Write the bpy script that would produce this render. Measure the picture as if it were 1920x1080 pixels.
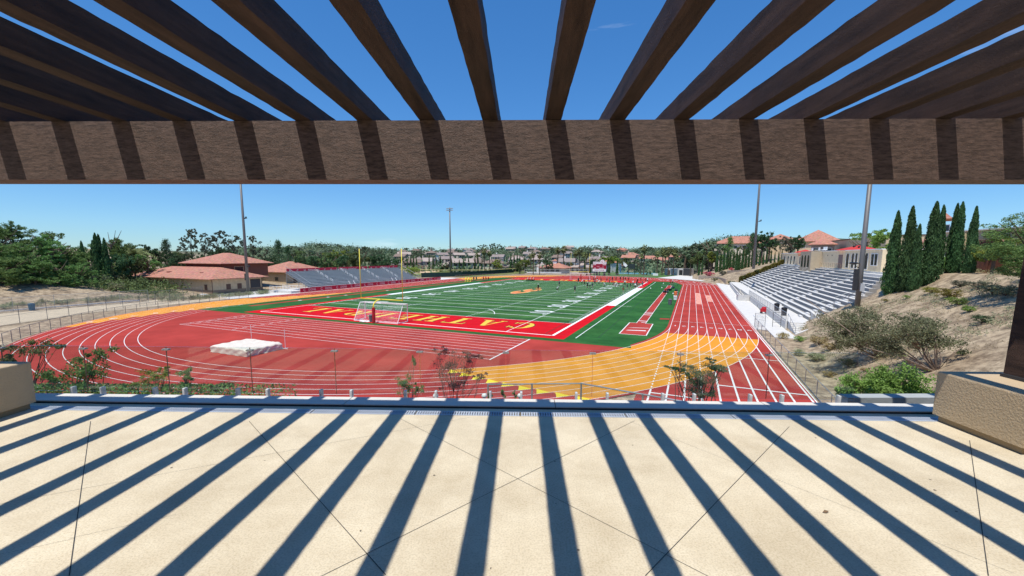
import bpy, math, random
import numpy as np
from mathutils import Vector, Matrix, noise as mnoise
SC=bpy.context.scene
for o in list(bpy.data.objects): bpy.data.objects.remove(o)
R=math.radians
# ------------------------------------------------------------------ camera, sky, sun, exposure
F_PX=782.0; CX=960.0; CY=573.0; PITCH=.1199; ROLL=.0042; YAW=-math.atan(18/F_PX); EYE=1.53
cf=np.array([math.sin(YAW)*math.cos(PITCH),math.cos(YAW)*math.cos(PITCH),-math.sin(PITCH)])
cr=np.array([math.cos(YAW),-math.sin(YAW),0.]); cu=np.cross(cr,cf)
CR=math.cos(ROLL)*cr+math.sin(ROLL)*cu; CU=-math.sin(ROLL)*cr+math.cos(ROLL)*cu; CF=cf
cam=bpy.data.cameras.new('camera'); co=bpy.data.objects.new('camera',cam); SC.collection.objects.link(co)
co.matrix_world=Matrix(((CR[0],CU[0],-CF[0],0),(CR[1],CU[1],-CF[1],0),(CR[2],CU[2],-CF[2],EYE),(0,0,0,1)))
cam.sensor_width=36; cam.lens=F_PX/1920*36; cam.shift_y=(CY-540)/1920; cam.clip_start=.05; cam.clip_end=8000
SC.camera=co
SX,SY=.185,.31
sun=bpy.data.lights.new('sun','SUN'); so=bpy.data.objects.new('sun',sun); SC.collection.objects.link(so)
sun.energy=5.0; sun.angle=R(.53); sun.color=(1,.955,.87)
so.rotation_euler=Vector((SX,SY,-1)).to_track_quat('-Z','Y').to_euler()
W=bpy.data.worlds.new('World'); SC.world=W; W.use_nodes=True; wt=W.node_tree; wt.nodes.clear()
sky=wt.nodes.new('ShaderNodeTexSky'); sky.sky_type='NISHITA'; sky.sun_disc=False
sky.sun_elevation=math.atan(1/math.hypot(SX,SY)); sky.sun_rotation=math.atan2(-SX,-SY)%(2*math.pi)
sky.altitude=60; gmn=wt.nodes.new('ShaderNodeGamma'); gmn.inputs[1].default_value=.74; sky.air_density=1.0; sky.dust_density=0.; sky.ozone_density=3.0
tc=wt.nodes.new('ShaderNodeTexCoord'); mp=wt.nodes.new('ShaderNodeMapping'); mp.inputs['Scale'].default_value=(1.2,1.2,9)
nz=wt.nodes.new('ShaderNodeTexNoise'); nz.inputs['Scale'].default_value=2.3; nz.inputs['Detail'].default_value=7
rp=wt.nodes.new('ShaderNodeValToRGB'); rp.color_ramp.elements[0].position=.70; rp.color_ramp.elements[1].position=.92
rp.color_ramp.elements[1].color=(.35,.35,.35,1)
mx=wt.nodes.new('ShaderNodeMixRGB'); mx.inputs[2].default_value=(10.5,11,11.6,1)
hs=wt.nodes.new('ShaderNodeHueSaturation'); hs.inputs['Saturation'].default_value=1.28
bg=wt.nodes.new('ShaderNodeBackground'); bg.inputs['Strength'].default_value=.15
tn=wt.nodes.new('ShaderNodeMixRGB'); tn.blend_type='MULTIPLY'; tn.inputs[0].default_value=1; tn.inputs[2].default_value=(.72,1.10,1.52,1)
ow=wt.nodes.new('ShaderNodeOutputWorld'); L=wt.links.new
L(tc.outputs['Generated'],mp.inputs[0]); L(mp.outputs[0],nz.inputs['Vector']); L(nz.outputs[0],rp.inputs[0])
L(rp.outputs[0],mx.inputs[0]); L(sky.outputs[0],hs.inputs['Color']); L(hs.outputs[0],gmn.inputs[0]); L(gmn.outputs[0],tn.inputs[1]); L(tn.outputs[0],mx.inputs[1]); L(mx.outputs[0],bg.inputs[0]); L(bg.outputs[0],ow.inputs[0])
SC.view_settings.view_transform='Standard'; SC.view_settings.look='None'; SC.view_settings.exposure=0; SC.view_settings.gamma=1
SC.render.engine='CYCLES'; SC.cycles.transparent_max_bounces=24; SC.cycles.max_bounces=8; SC.cycles.diffuse_bounces=4
# ------------------------------------------------------------------ frames: deck frame = world, field frame = rotated, 9 m lower
FA=.4058+YAW; XF=np.array([math.cos(FA),-math.sin(FA)]); YF=np.array([math.sin(FA),math.cos(FA)])
CAMF=np.array([63.023,-44.872]); ZF=EYE-9.076
org=-CAMF[0]*XF-CAMF[1]*YF
MF=Matrix(((XF[0],YF[0],0,org[0]),(XF[1],YF[1],0,org[1]),(0,0,1,ZF),(0,0,0,1)))
def ray(px,py): return CF+CR*(px-CX)/F_PX-CU*(py-CY)/F_PX
def unz(px,py,z): d=ray(px,py); return np.array([0,0,EYE])+d*(z-EYE)/d[2]
def uny(px,py,y): d=ray(px,py); return np.array([0,0,EYE])+d*y/d[1]
FC=np.array([CAMF[0],CAMF[1],9.076])
def fd(px,py): d=ray(px,py); return np.array([d[0]*XF[0]+d[1]*XF[1],d[0]*YF[0]+d[1]*YF[1],d[2]])
def gx(px,py,x): d=fd(px,py); return FC+d*(x-FC[0])/d[0]
def gy(px,py,y): d=fd(px,py); return FC+d*(y-FC[1])/d[1]
def gz(px,py,z=0): d=fd(px,py); return FC+d*(z-FC[2])/d[2]
def gd(px,py,dist): d=fd(px,py); return FC+d*dist/math.hypot(d[0],d[1])
def fpx(x,y,z):
    v=np.array([x,y,z])-FC; w=np.array([v[0]*XF[0]+v[1]*YF[0],v[0]*XF[1]+v[1]*YF[1],v[2]]); q=w@CF
    return CX+F_PX*(w@CR)/q, CY-F_PX*(w@CU)/q
# ------------------------------------------------------------------ materials
MATS={}
def mat(name,col,rough=.75,var=.12,scale=3.,bump=0.,bscale=40.,metal=0.,spec=.4,stretch=None,col2=None,objrand=0.,coat=0.,trans=0.):
    if name in MATS: return MATS[name]
    m=bpy.data.materials.new(name); m.use_nodes=True; t=m.node_tree; b=t.nodes['Principled BSDF']
    b.inputs['Roughness'].default_value=rough; b.inputs['Metallic'].default_value=metal; b.inputs['Specular IOR Level'].default_value=spec
    tc=t.nodes.new('ShaderNodeTexCoord'); mp=t.nodes.new('ShaderNodeMapping')
    if stretch: mp.inputs['Scale'].default_value=stretch
    t.links.new(tc.outputs['Object'],mp.inputs[0])
    n=t.nodes.new('ShaderNodeTexNoise'); n.inputs['Scale'].default_value=scale; n.inputs['Detail'].default_value=8; n.inputs['Roughness'].default_value=.65
    t.links.new(mp.outputs[0],n.inputs['Vector'])
    r=t.nodes.new('ShaderNodeValToRGB'); r.color_ramp.elements[0].position=.3; r.color_ramp.elements[1].position=.7
    c2=col2 or tuple(min(1,c*(1+var)) for c in col); c1=tuple(c*(1-var) for c in col) if not col2 else col
    r.color_ramp.elements[0].color=(*c1,1); r.color_ramp.elements[1].color=(*c2,1)
    t.links.new(n.outputs[0],r.inputs[0]); out=r.outputs[0]
    if objrand:
        oi=t.nodes.new('ShaderNodeObjectInfo'); h=t.nodes.new('ShaderNodeHueSaturation')
        mr=t.nodes.new('ShaderNodeMapRange'); mr.inputs[3].default_value=1-objrand; mr.inputs[4].default_value=1+objrand
        t.links.new(oi.outputs['Random'],mr.inputs[0]); t.links.new(mr.outputs[0],h.inputs['Value']); 
        mr2=t.nodes.new('ShaderNodeMapRange'); mr2.inputs[3].default_value=.5-objrand*.08; mr2.inputs[4].default_value=.5+objrand*.08
        t.links.new(oi.outputs['Random'],mr2.inputs[0]); t.links.new(mr2.outputs[0],h.inputs['Hue'])
        t.links.new(out,h.inputs['Color']); out=h.outputs[0]
    t.links.new(out,b.inputs['Base Color'])
    if bump:
        n2=t.nodes.new('ShaderNodeTexNoise'); n2.inputs['Scale'].default_value=bscale; n2.inputs['Detail'].default_value=6
        t.links.new(mp.outputs[0],n2.inputs['Vector']); bp=t.nodes.new('ShaderNodeBump'); bp.inputs['Strength'].default_value=bump; bp.inputs['Distance'].default_value=.01
        t.links.new(n2.outputs[0],bp.inputs['Height']); t.links.new(bp.outputs[0],b.inputs['Normal'])
    if trans:
        tr=t.nodes.new('ShaderNodeBsdfTranslucent'); t.links.new(out,tr.inputs[0]); ms=t.nodes.new('ShaderNodeMixShader'); ms.inputs[0].default_value=trans
        o=t.nodes['Material Output']; t.links.new(b.outputs[0],ms.inputs[1]); t.links.new(tr.outputs[0],ms.inputs[2]); t.links.new(ms.outputs[0],o.inputs[0])
    MATS[name]=m; return m
def leafmat(name,col,var=.45,scale=.9,objrand=.25,trans=.25): return mat(name,col,rough=.65,var=var,scale=scale,objrand=objrand,trans=trans,spec=.25)
M_white=mat('line_paint',(.78,.76,.72),.6,.08,6); M_red=mat('track_red',(.37,.048,.038),.9,.22,.22,.25,60,spec=.06)
M_orange=mat('track_orange',(.66,.27,.032),.9,.13,.4,.25,60,spec=.06)
M_wood=mat('stained_wood',(.056,.032,.022),.6,.55,2.2,1.0,55,stretch=(9,1,9),spec=.25)
M_wood2=mat('beam_wood_glints',(.040,.023,.016),.5,.6,16,1.0,70,stretch=(1,4,5),spec=.3,col2=(.20,.125,.095))  # pale horizontal streaks paint in sun glints on the rough face
M_stucco=mat('tan_stucco',(.50,.38,.24),.9,.07,2,.8,55); M_conc=mat('concrete',(.60,.58,.54),.85,.10,1.2,.2,30)
M_wall=mat('beige_block',(.50,.40,.26),.9,.14,1.5,.4,8); M_tile=None
M_steel=mat('galvanised_steel',(.36,.38,.39),.45,.1,3,metal=.6); M_dark=mat('dark_metal',(.035,.036,.04),.5,.1); M_pole=mat('pole_grey',(.17,.165,.16),.55,.12,.5,metal=.3)
M_yellow=mat('yellow_paint',(.85,.72,.06),.4,.05); M_whitep=mat('white_paint',(.82,.82,.80),.45,.04); M_redp=mat('red_pad',(.45,.012,.02),.55,.08)
M_green=mat('dark_green_screen',(.012,.04,.035),.8,.2); M_glassd=mat('window_dark',(.02,.025,.03),.15,.1,spec=.6); M_brown=mat('brown_door',(.10,.055,.04),.6,.15)
M_bark=mat('bark',(.12,.085,.06),.9,.3,4,.5,20); M_barkp=mat('pale_bark',(.28,.21,.15),.9,.25,3,.5,20)
M_plastic_g=mat('grey_plastic',(.14,.15,.16),.5,.1); M_black=mat('black_plastic',(.012,.012,.014),.45,.1); M_maroon=mat('maroon_banner',(.60,.025,.06),.7,.06)
M_creamt=mat('cream_lettering',(.85,.80,.70),.7,.05); M_blue=mat('blue_plastic',(.05,.14,.22),.5,.1)
def mk_tile(name,c):
    m=mat(name,c,.8,.30,1.6); t=m.node_tree; b=t.nodes['Principled BSDF']
    w=t.nodes.new('ShaderNodeTexVoronoi'); w.inputs['Scale'].default_value=3.2; tc=t.nodes.new('ShaderNodeTexCoord'); t.links.new(tc.outputs['Object'],w.inputs['Vector'])
    mm=t.nodes.new('ShaderNodeMixRGB'); mm.blend_type='OVERLAY'; mm.inputs[0].default_value=.45
    old=b.inputs['Base Color'].links[0].from_socket; t.links.new(old,mm.inputs[1]); t.links.new(w.outputs['Color'],mm.inputs[2])
    h=t.nodes.new('ShaderNodeHueSaturation'); h.inputs['Saturation'].default_value=.95; t.links.new(mm.outputs[0],h.inputs['Color']); 
    m2=t.nodes.new('ShaderNodeMixRGB'); m2.inputs[0].default_value=.62; t.links.new(h.outputs[0],m2.inputs[1]); t.links.new(old,m2.inputs[2]); t.links.new(m2.outputs[0],b.inputs['Base Color'])
    return m
M_tile=mk_tile('clay_tile',(.41,.18,.12)); M_tile2=mk_tile('brown_tile',(.20,.145,.115))
def deckmat():
    m=mat('sand_concrete',(.68,.59,.43),.8,.05,.9,.25,180); t=m.node_tree; b=t.nodes['Principled BSDF']; old=b.inputs['Base Color'].links[0].from_socket
    tc=t.nodes.new('ShaderNodeTexCoord'); n=t.nodes.new('ShaderNodeTexNoise'); n.inputs['Scale'].default_value=95; n.inputs['Detail'].default_value=3; t.links.new(tc.outputs['Object'],n.inputs['Vector'])
    r=t.nodes.new('ShaderNodeValToRGB'); r.color_ramp.elements[0].position=.33; r.color_ramp.elements[0].color=(.76,.74,.70,1); r.color_ramp.elements[1].position=.56; r.color_ramp.elements[1].color=(1,1,1,1)
    t.links.new(n.outputs[0],r.inputs[0]); mm=t.nodes.new('ShaderNodeMixRGB'); mm.blend_type='MULTIPLY'; mm.inputs[0].default_value=.8
    t.links.new(old,mm.inputs[1]); t.links.new(r.outputs[0],mm.inputs[2])
    n3=t.nodes.new('ShaderNodeTexNoise'); n3.inputs['Scale'].default_value=1.7; n3.inputs['Detail'].default_value=9; n3.inputs['Roughness'].default_value=.7; t.links.new(tc.outputs['Object'],n3.inputs['Vector'])
    r3=t.nodes.new('ShaderNodeValToRGB'); r3.color_ramp.elements[0].position=.36; r3.color_ramp.elements[0].color=(.80,.77,.73,1); r3.color_ramp.elements[1].position=.62; r3.color_ramp.elements[1].color=(1,1,1,1)
    t.links.new(n3.outputs[0],r3.inputs[0]); m3=t.nodes.new('ShaderNodeMixRGB'); m3.blend_type='MULTIPLY'; m3.inputs[0].default_value=1; t.links.new(mm.outputs[0],m3.inputs[1]); t.links.new(r3.outputs[0],m3.inputs[2])
    t.links.new(m3.outputs[0],b.inputs['Base Color']); return m
M_deck=deckmat()
def turfmat(name,c1,c2,period=4.572):
    m=mat(name,c1,.9,.1,14,.5,70,spec=.1); t=m.node_tree; b=t.nodes['Principled BSDF']; old=b.inputs['Base Color'].links[0].from_socket
    tc=t.nodes.new('ShaderNodeTexCoord'); sx=t.nodes.new('ShaderNodeSeparateXYZ'); t.links.new(tc.outputs['Object'],sx.inputs[0])
    a=t.nodes.new('ShaderNodeMath'); a.operation='PINGPONG'; a.inputs[1].default_value=period; t.links.new(sx.outputs[1],a.inputs[0])
    g=t.nodes.new('ShaderNodeMath'); g.operation='GREATER_THAN'; g.inputs[1].default_value=period/2; t.links.new(a.outputs[0],g.inputs[0])
    mm=t.nodes.new('ShaderNodeMixRGB'); mm.inputs[2].default_value=(*c2,1); t.links.new(g.outputs[0],mm.inputs[0]); t.links.new(old,mm.inputs[1])
    n=t.nodes.new('ShaderNodeTexNoise'); n.inputs['Scale'].default_value=.35; n.inputs['Detail'].default_value=9; n.inputs['Roughness'].default_value=.7; t.links.new(tc.outputs['Object'],n.inputs['Vector'])
    r=t.nodes.new('ShaderNodeValToRGB'); r.color_ramp.elements[0].position=.3; r.color_ramp.elements[0].color=(.58,.60,.56,1); r.color_ramp.elements[1].position=.68; r.color_ramp.elements[1].color=(1.2,1.2,1.15,1)
    t.links.new(n.outputs[0],r.inputs[0]); m3=t.nodes.new('ShaderNodeMixRGB'); m3.blend_type='MULTIPLY'; m3.inputs[0].default_value=1; t.links.new(mm.outputs[0],m3.inputs[1]); t.links.new(r.outputs[0],m3.inputs[2])
    t.links.new(m3.outputs[0],b.inputs['Base Color']); return m
M_turf=turfmat('turf_green',(.034,.112,.030),(.058,.150,.040))
M_turf2=turfmat('turf_outer',(.026,.108,.026),(.034,.125,.030))
M_turfred=mat('turf_red',(.54,.006,.012),.9,.16,.8,.4,70,spec=.08)
def wiremat(name,s,w,col):
    m=bpy.data.materials.new(name); m.use_nodes=True; t=m.node_tree; b=t.nodes['Principled BSDF']; b.inputs['Base Color'].default_value=(*col,1); b.inputs['Metallic'].default_value=.5; b.inputs['Roughness'].default_value=.5
    uv=t.nodes.new('ShaderNodeUVMap'); sp=t.nodes.new('ShaderNodeSeparateXYZ'); t.links.new(uv.outputs[0],sp.inputs[0]); outs=[]
    for op in ('ADD','SUBTRACT'):
        a=t.nodes.new('ShaderNodeMath'); a.operation=op; t.links.new(sp.outputs[0],a.inputs[0]); t.links.new(sp.outputs[1],a.inputs[1])
        d=t.nodes.new('ShaderNodeMath'); d.operation='DIVIDE'; d.inputs[1].default_value=s; t.links.new(a.outputs[0],d.inputs[0])
        f=t.nodes.new('ShaderNodeMath'); f.operation='FRACT'; t.links.new(d.outputs[0],f.inputs[0])
        l=t.nodes.new('ShaderNodeMath'); l.operation='LESS_THAN'; l.inputs[1].default_value=w; t.links.new(f.outputs[0],l.inputs[0]); outs.append(l)
    mxx=t.nodes.new('ShaderNodeMath'); mxx.operation='MAXIMUM'; t.links.new(outs[0].outputs[0],mxx.inputs[0]); t.links.new(outs[1].outputs[0],mxx.inputs[1])
    tr=t.nodes.new('ShaderNodeBsdfTransparent'); ms=t.nodes.new('ShaderNodeMixShader'); t.links.new(mxx.outputs[0],ms.inputs[0]); t.links.new(tr.outputs[0],ms.inputs[1]); t.links.new(b.outputs[0],ms.inputs[2])
    t.links.new(ms.outputs[0],t.nodes['Material Output'].inputs[0]); return m
M_wire=wiremat('chain_link_wire',.075,.09,(.30,.31,.31)); M_net=wiremat('goal_net',.12,.07,(.8,.8,.8))
def glassmat():
    m=bpy.data.materials.new('clear_glass'); m.use_nodes=True; t=m.node_tree; t.nodes.remove(t.nodes['Principled BSDF'])
    tr=t.nodes.new('ShaderNodeBsdfTransparent'); tr.inputs[0].default_value=(.90,.94,.92,1); gl=t.nodes.new('ShaderNodeBsdfGlossy'); gl.inputs['Roughness'].default_value=.01
    fr=t.nodes.new('ShaderNodeFresnel'); gm=t.nodes.new('ShaderNodeNewGeometry'); mrr=t.nodes.new('ShaderNodeMapRange'); mrr.inputs[3].default_value=1.5; mrr.inputs[4].default_value=1/1.5; t.links.new(gm.outputs['Backfacing'],mrr.inputs[0]); t.links.new(mrr.outputs[0],fr.inputs[0]); ms=t.nodes.new('ShaderNodeMixShader'); t.links.new(fr.outputs[0],ms.inputs[0]); t.links.new(tr.outputs[0],ms.inputs[1]); t.links.new(gl.outputs[0],ms.inputs[2])
    t.links.new(ms.outputs[0],t.nodes['Material Output'].inputs[0]); return m
M_glass=glassmat()
# ------------------------------------------------------------------ mesh builder and object helpers
class MB:
    def __init__(s): s.v=[]; s.f=[]; s.uv=[]
    def add(s,vs,fs):
        b=len(s.v); s.v+=[tuple(float(c) for c in v) for v in vs]; s.f+=[tuple(b+i for i in f) for f in fs]; return s
    def box(s,x0,x1,y0,y1,z0,z1):
        return s.add([(x0,y0,z0),(x1,y0,z0),(x1,y1,z0),(x0,y1,z0),(x0,y0,z1),(x1,y0,z1),(x1,y1,z1),(x0,y1,z1)],[(0,3,2,1),(4,5,6,7),(0,1,5,4),(1,2,6,5),(2,3,7,6),(3,0,4,7)])
    def bar(s,p,q,w,h=None):
        p=Vector(p); q=Vector(q); d=(q-p).normalized(); up=Vector((0,0,1)) if abs(d.z)<.95 else Vector((1,0,0)); a=d.cross(up).normalized(); b=a.cross(d); h=h or w
        vs=[e+a*i*w/2+b*j*h/2 for e in (p,q) for i,j in ((-1,-1),(1,-1),(1,1),(-1,1))]
        return s.add(vs,[(0,1,2,3),(7,6,5,4),(0,4,5,1),(1,5,6,2),(2,6,7,3),(3,7,4,0)])
    def tube(s,pts,rad,n=8,cap=True):
        pts=[Vector(p) for p in pts]; rad=rad if hasattr(rad,'__len__') else [rad]*len(pts); vs=[];fs=[]
        for i,p in enumerate(pts):
            d=(pts[min(i+1,len(pts)-1)]-pts[max(i-1,0)]).normalized(); up=Vector((0,0,1)) if abs(d.z)<.9 else Vector((1,0,0)); a=d.cross(up).normalized(); b=a.cross(d)
            for k in range(n):
                t=2*math.pi*k/n; vs.append(p+(a*math.cos(t)+b*math.sin(t))*rad[i])
        for i in range(len(pts)-1):
            for k in range(n): fs.append((i*n+k,i*n+(k+1)%n,(i+1)*n+(k+1)%n,(i+1)*n+k))
        if cap: fs.append(tuple(range(n))[::-1]); fs.append(tuple((len(pts)-1)*n+k for k in range(n)))
        return s.add(vs,fs)
    def lathe(s,c,prof,n=16):
        vs=[];fs=[]
        for r,z in prof:
            for k in range(n): t=2*math.pi*k/n; vs.append((c[0]+r*math.cos(t),c[1]+r*math.sin(t),c[2]+z))
        for i in range(len(prof)-1):
            for k in range(n): fs.append((i*n+k,i*n+(k+1)%n,(i+1)*n+(k+1)%n,(i+1)*n+k))
        fs.append(tuple(range(n))[::-1]); fs.append(tuple((len(prof)-1)*n+k for k in range(n))); return s.add(vs,fs)
    def poly(s,pts,z=None): return s.add([(p[0],p[1],z) for p in pts] if z is not None else pts,[tuple(range(len(pts)))])
    def prism(s,pts,z0,z1):
        n=len(pts); return s.add([(p[0],p[1],z0) for p in pts]+[(p[0],p[1],z1) for p in pts],[tuple(range(n))[::-1],tuple(range(n,2*n))]+[(i,(i+1)%n,n+(i+1)%n,n+i) for i in range(n)])
    def ring(s,cx,cy,r0,r1,a0,a1,z,n=64):
        vs=[];fs=[]
        for i in range(n+1):
            t=R(a0+(a1-a0)*i/n); c,q=math.cos(t),math.sin(t); vs+=[(cx+r0*c,cy+r0*q,z),(cx+r1*c,cy+r1*q,z)]
        for i in range(n): fs.append((2*i,2*i+1,2*i+3,2*i+2))
        return s.add(vs,fs)
    def mesh(s,name,smooth=False):
        me=bpy.data.meshes.new(name); me.from_pydata(s.v,[],s.f); me.update()
        if smooth: me.polygons.foreach_set('use_smooth',[True]*len(me.polygons))
        return me
    def obj(s,name,m,parent=None,smooth=False,field=False,label=None):
        o=bpy.data.objects.new(name,s.mesh(name,smooth)); SC.collection.objects.link(o); o.data.materials.append(m)
        if parent: o.parent=parent
        elif field: o.matrix_world=MF
        if label: o['label']=label
        return o
def tag(o,label=None,cat=None,group=None,kind=None):
    if label: o['label']=label
    if cat: o['category']=cat
    if group: o['group']=group
    if kind: o['kind']=kind
    return o
def root(name,label,cat,p=(0,0,0),rz=0,group=None,field=True):
    o=bpy.data.objects.new(name,None); SC.collection.objects.link(o); o.empty_display_size=.2
    m=Matrix.Translation(Vector([float(c) for c in p]))@Matrix.Rotation(rz,4,'Z'); o.matrix_world=(MF@m) if field else m
    return tag(o,label,cat,group)
def child(name,me,m,parent,loc=None):
    o=bpy.data.objects.new(name,me); SC.collection.objects.link(o); o.parent=parent
    if not me.materials: me.materials.append(m)
    if me.materials[0] is not m: o.material_slots[0].link='OBJECT'; o.material_slots[0].material=m
    if loc: o.location=loc
    return o
def ordw(i):
    w=['','second ','third ','fourth ','fifth ','sixth ','seventh ','eighth ','ninth ','tenth ','eleventh ','twelfth ']
    if i<12: return w[i]
    n=i+1; return f"{n}{'th' if 10<=n%100<=20 else {1:'st',2:'nd',3:'rd'}.get(n%10,'th')} "
def order_label(desc,i,of): return f"{desc}, {'leftmost' if i==0 else ordw(i)+'from left'} of the {of}"
def stc(mb,name,m,field=True): return tag(mb.obj(name,m,field=field),kind='structure')
def text_mesh(s,size,ext=0.,offset=0.,sx=1.):
    c=bpy.data.curves.new('lettering','FONT'); c.body=s; c.size=size; c.extrude=ext; c.align_x='CENTER'; c.align_y='CENTER'; c.offset=offset
    o=bpy.data.objects.new('lettering',c); SC.collection.objects.link(o); bpy.context.view_layer.update()
    me=bpy.data.meshes.new_from_object(o.evaluated_get(bpy.context.evaluated_depsgraph_get())); bpy.data.objects.remove(o); bpy.data.curves.remove(c)
    if sx!=1: me.transform(Matrix.Diagonal((sx,1,1,1)))
    return me
def add_mesh(mb,me,M):
    mb.add([M@v.co for v in me.vertices],[tuple(p.vertices) for p in me.polygons])
# ------------------------------------------------------------------ terrain
FLAT=[((74.5,105),(74.5,10)),((74.5,10),(71.7,-22)),((71.7,-22),(60,-28.5)),((60,-28.5),(24,-37.5)),((24,-37.5),(-40,-41))]
def sst(t): t=max(0,min(1,t)); return t*t*(3-2*t)
def hgt(x,y):
    d=-1e9
    for i,((ax,ay),(bx,by)) in enumerate(FLAT):
        if i==0: xx=x+max(0,min(y-104,34))*.33; q=xx-74.5
        else:
            dx,dy=bx-ax,by-ay; l=math.hypot(dx,dy); q=-((x-ax)*dy-(y-ay)*dx)/l
        d=max(d,q)
    h=0.
    if d>0:
        s=.60; top=7.45
        if y>100: s=.60-.25*sst((y-100)/30); top=7.2+3.5*sst((y-100)/60)
        h=s*d/(1+(s*d/top)**6)**(1/6)
        if x>86 and y<104: h=max(h,min(top,s*(x-75)))
        h+=.10*mnoise.noise(Vector((x*.35,y*.35,3)))*min(1,d/3)+.22*mnoise.noise(Vector((x*.11,y*.11,7)))*min(1,d/6)
        if 17<y<104 and x>73.5:
            h=min(h,max(-.1,.5*(x-77)+1.5-1.0),6.3)
        if x>96 and 10<y<104: h=min(h+1,7.3)
    dl=-34-x
    if dl>0 and y<60:
        h=max(h,min(10,.24*dl)*sst((12-y)/22)+ (min(6,.05*dl) if y>12 else 0))
    r=math.hypot(x-63,y+45)
    if r>190:
        az=math.atan2(x-63,y+45)
        k=sst((r-230)/420); amp=16.5+3*math.sin(az*5+1.)+2*math.sin(az*13)
        if az<-.86: amp*=.75
        h=h*(1-sst((r-190)/160)*.0)+amp*k+2.2*mnoise.noise(Vector((x*.008,y*.008,1)))*k
        if r>900: h-= (r-900)*.02
    return h
def ground(px,py,dmax=900):
    d=fd(px,py); t=4.; l=math.hypot(d[0],d[1])
    while t<dmax:
        p=FC+d*t/l
        if p[2]<=hgt(p[0],p[1]): break
        t*=1.004
    return (p[0],p[1],hgt(p[0],p[1]))
def axis(a,b,segs):
    out=[]; 
    for (u,v,st) in segs: out+=list(np.arange(u,v,st))
    return out
xs=axis(0,0,[(-1600,-400,60),(-400,-120,16),(-120,-30,3.5),(-30,52,6),(52,100,1.1),(100,180,4),(180,600,20),(600,2200,80)]); ys=axis(0,0,[(-250,-60,14),(-60,40,1.3),(40,160,3),(160,420,12),(420,1100,30),(1100,2600,120)])
vs=[];fs=[]
for j,y in enumerate(ys):
    for i,x in enumerate(xs):
        h=hgt(x,y)-.06
        if h<0.5 and x<74 and y>-30 and math.hypot(x-63,y+45)<190: h=-.06 if h<.2 else h
        vs.append((x,y,h))
nx=len(xs)
for j in range(len(ys)-1):
    for i in range(nx-1): fs.append((j*nx+i,j*nx+i+1,(j+1)*nx+i+1,(j+1)*nx+i))
def terrmat():
    m=mat('dry_earth',(.31,.235,.155),.95,.22,.25,1.0,6,col2=(.50,.405,.275)); t=m.node_tree; b=t.nodes['Principled BSDF']; old=b.inputs['Base Color'].links[0].from_socket
    tc=t.nodes.new('ShaderNodeTexCoord')
    n=t.nodes.new('ShaderNodeTexNoise'); n.inputs['Scale'].default_value=1.3; n.inputs['Detail'].default_value=10; n.inputs['Roughness'].default_value=.75; t.links.new(tc.outputs['Object'],n.inputs['Vector'])
    r=t.nodes.new('ShaderNodeValToRGB'); r.color_ramp.elements[0].position=.40; r.color_ramp.elements[0].color=(.34,.30,.27,1); r.color_ramp.elements[1].position=.58; r.color_ramp.elements[1].color=(1.1,1.08,1.05,1)
    t.links.new(n.outputs[0],r.inputs[0]); m3=t.nodes.new('ShaderNodeMixRGB'); m3.blend_type='MULTIPLY'; m3.inputs[0].default_value=.85; t.links.new(old,m3.inputs[1]); t.links.new(r.outputs[0],m3.inputs[2])
    # distant country is scrub green
    sp=t.nodes.new('ShaderNodeSeparateXYZ'); t.links.new(tc.outputs['Object'],sp.inputs[0]); mr=t.nodes.new('ShaderNodeMapRange'); mr.inputs[1].default_value=165; mr.inputs[2].default_value=240; t.links.new(sp.outputs[1],mr.inputs[0])
    g=t.nodes.new('ShaderNodeMixRGB'); g.inputs[2].default_value=(.075,.095,.045,1); t.links.new(mr.outputs[0],g.inputs[0]); t.links.new(m3.outputs[0],g.inputs[1]); t.links.new(g.outputs[0],b.inputs['Base Color']); return m
tg=MB(); tg.add(vs,fs); to=tg.obj('ground',terrmat(),field=True,smooth=True); tag(to,kind='structure')
# ------------------------------------------------------------------ patio, pergola, planters, glass screen (deck frame)
b=MB(); b.box(-40,40,-14,3.84,-.35,0); b.box(-14,14,3.84,3.95,-.35,-.05); b.box(-14,14,3.95,4.03,-.35,-.001); stc(b,'patio_floor',M_deck,False)
b=MB()
for k in range(-6,7):
    x0=k*2.15+.35; b.box(x0+.004,x0+2.146,4.045,4.265,-.35,.022)
stc(b,'kerb',M_conc,False)
tag(bpy.data.objects['kerb'],kind='structure')
b=MB(); b.box(-14,14,4.038,4.255,-.36,.012); stc(b,'kerb_joint',mat('joint_dark',(.05,.05,.05)),False)
b=MB(); rg0=random.Random(4)
for i in range(26):
    cx_,cy_=rg0.uniform(-3.2,3.2),rg0.uniform(1.3,3.7); r0=rg0.uniform(.003,.010); b.poly([(cx_+r0*math.cos(a)*rg0.uniform(.6,1.2),cy_+r0*math.sin(a)*rg0.uniform(.6,1.2)) for a in [k_*.9 for k_ in range(7)]],.0015)
stc(b,'patio_specks',mat('speck_dark',(.16,.13,.10)),False)
b=MB()
def joint(pts,w=.006):
    w*=.45; P=[unz(x,y,0) for x,y in pts]; dx,dy=P[-1][0]-P[0][0],P[-1][1]-P[0][1]; l=math.hypot(dx,dy); n=(-dy/l*w/2,dx/l*w/2)
    b.poly([(P[0][0]-n[0],P[0][1]-n[1]),(P[-1][0]-n[0],P[-1][1]-n[1]),(P[-1][0]+n[0],P[-1][1]+n[1]),(P[0][0]+n[0],P[0][1]+n[1])],.002)
for p,w in [(((170,790),(130,1080)),.010),(((467,790),(723,1078)),.009),(((1190,789),(600,1082)),.007),(((750,785),(1330,1082)),.006),(((1480,800),(1210,1080)),.009),(((1818,826),(1853,1080)),.010),
            (((0,945),(880,783)),.004),(((330,965),(130,1010)),.003),(((1180,790),(1900,1075)),.003),(((0,1040),(140,1010)),.003)]: joint(p,w)
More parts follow.
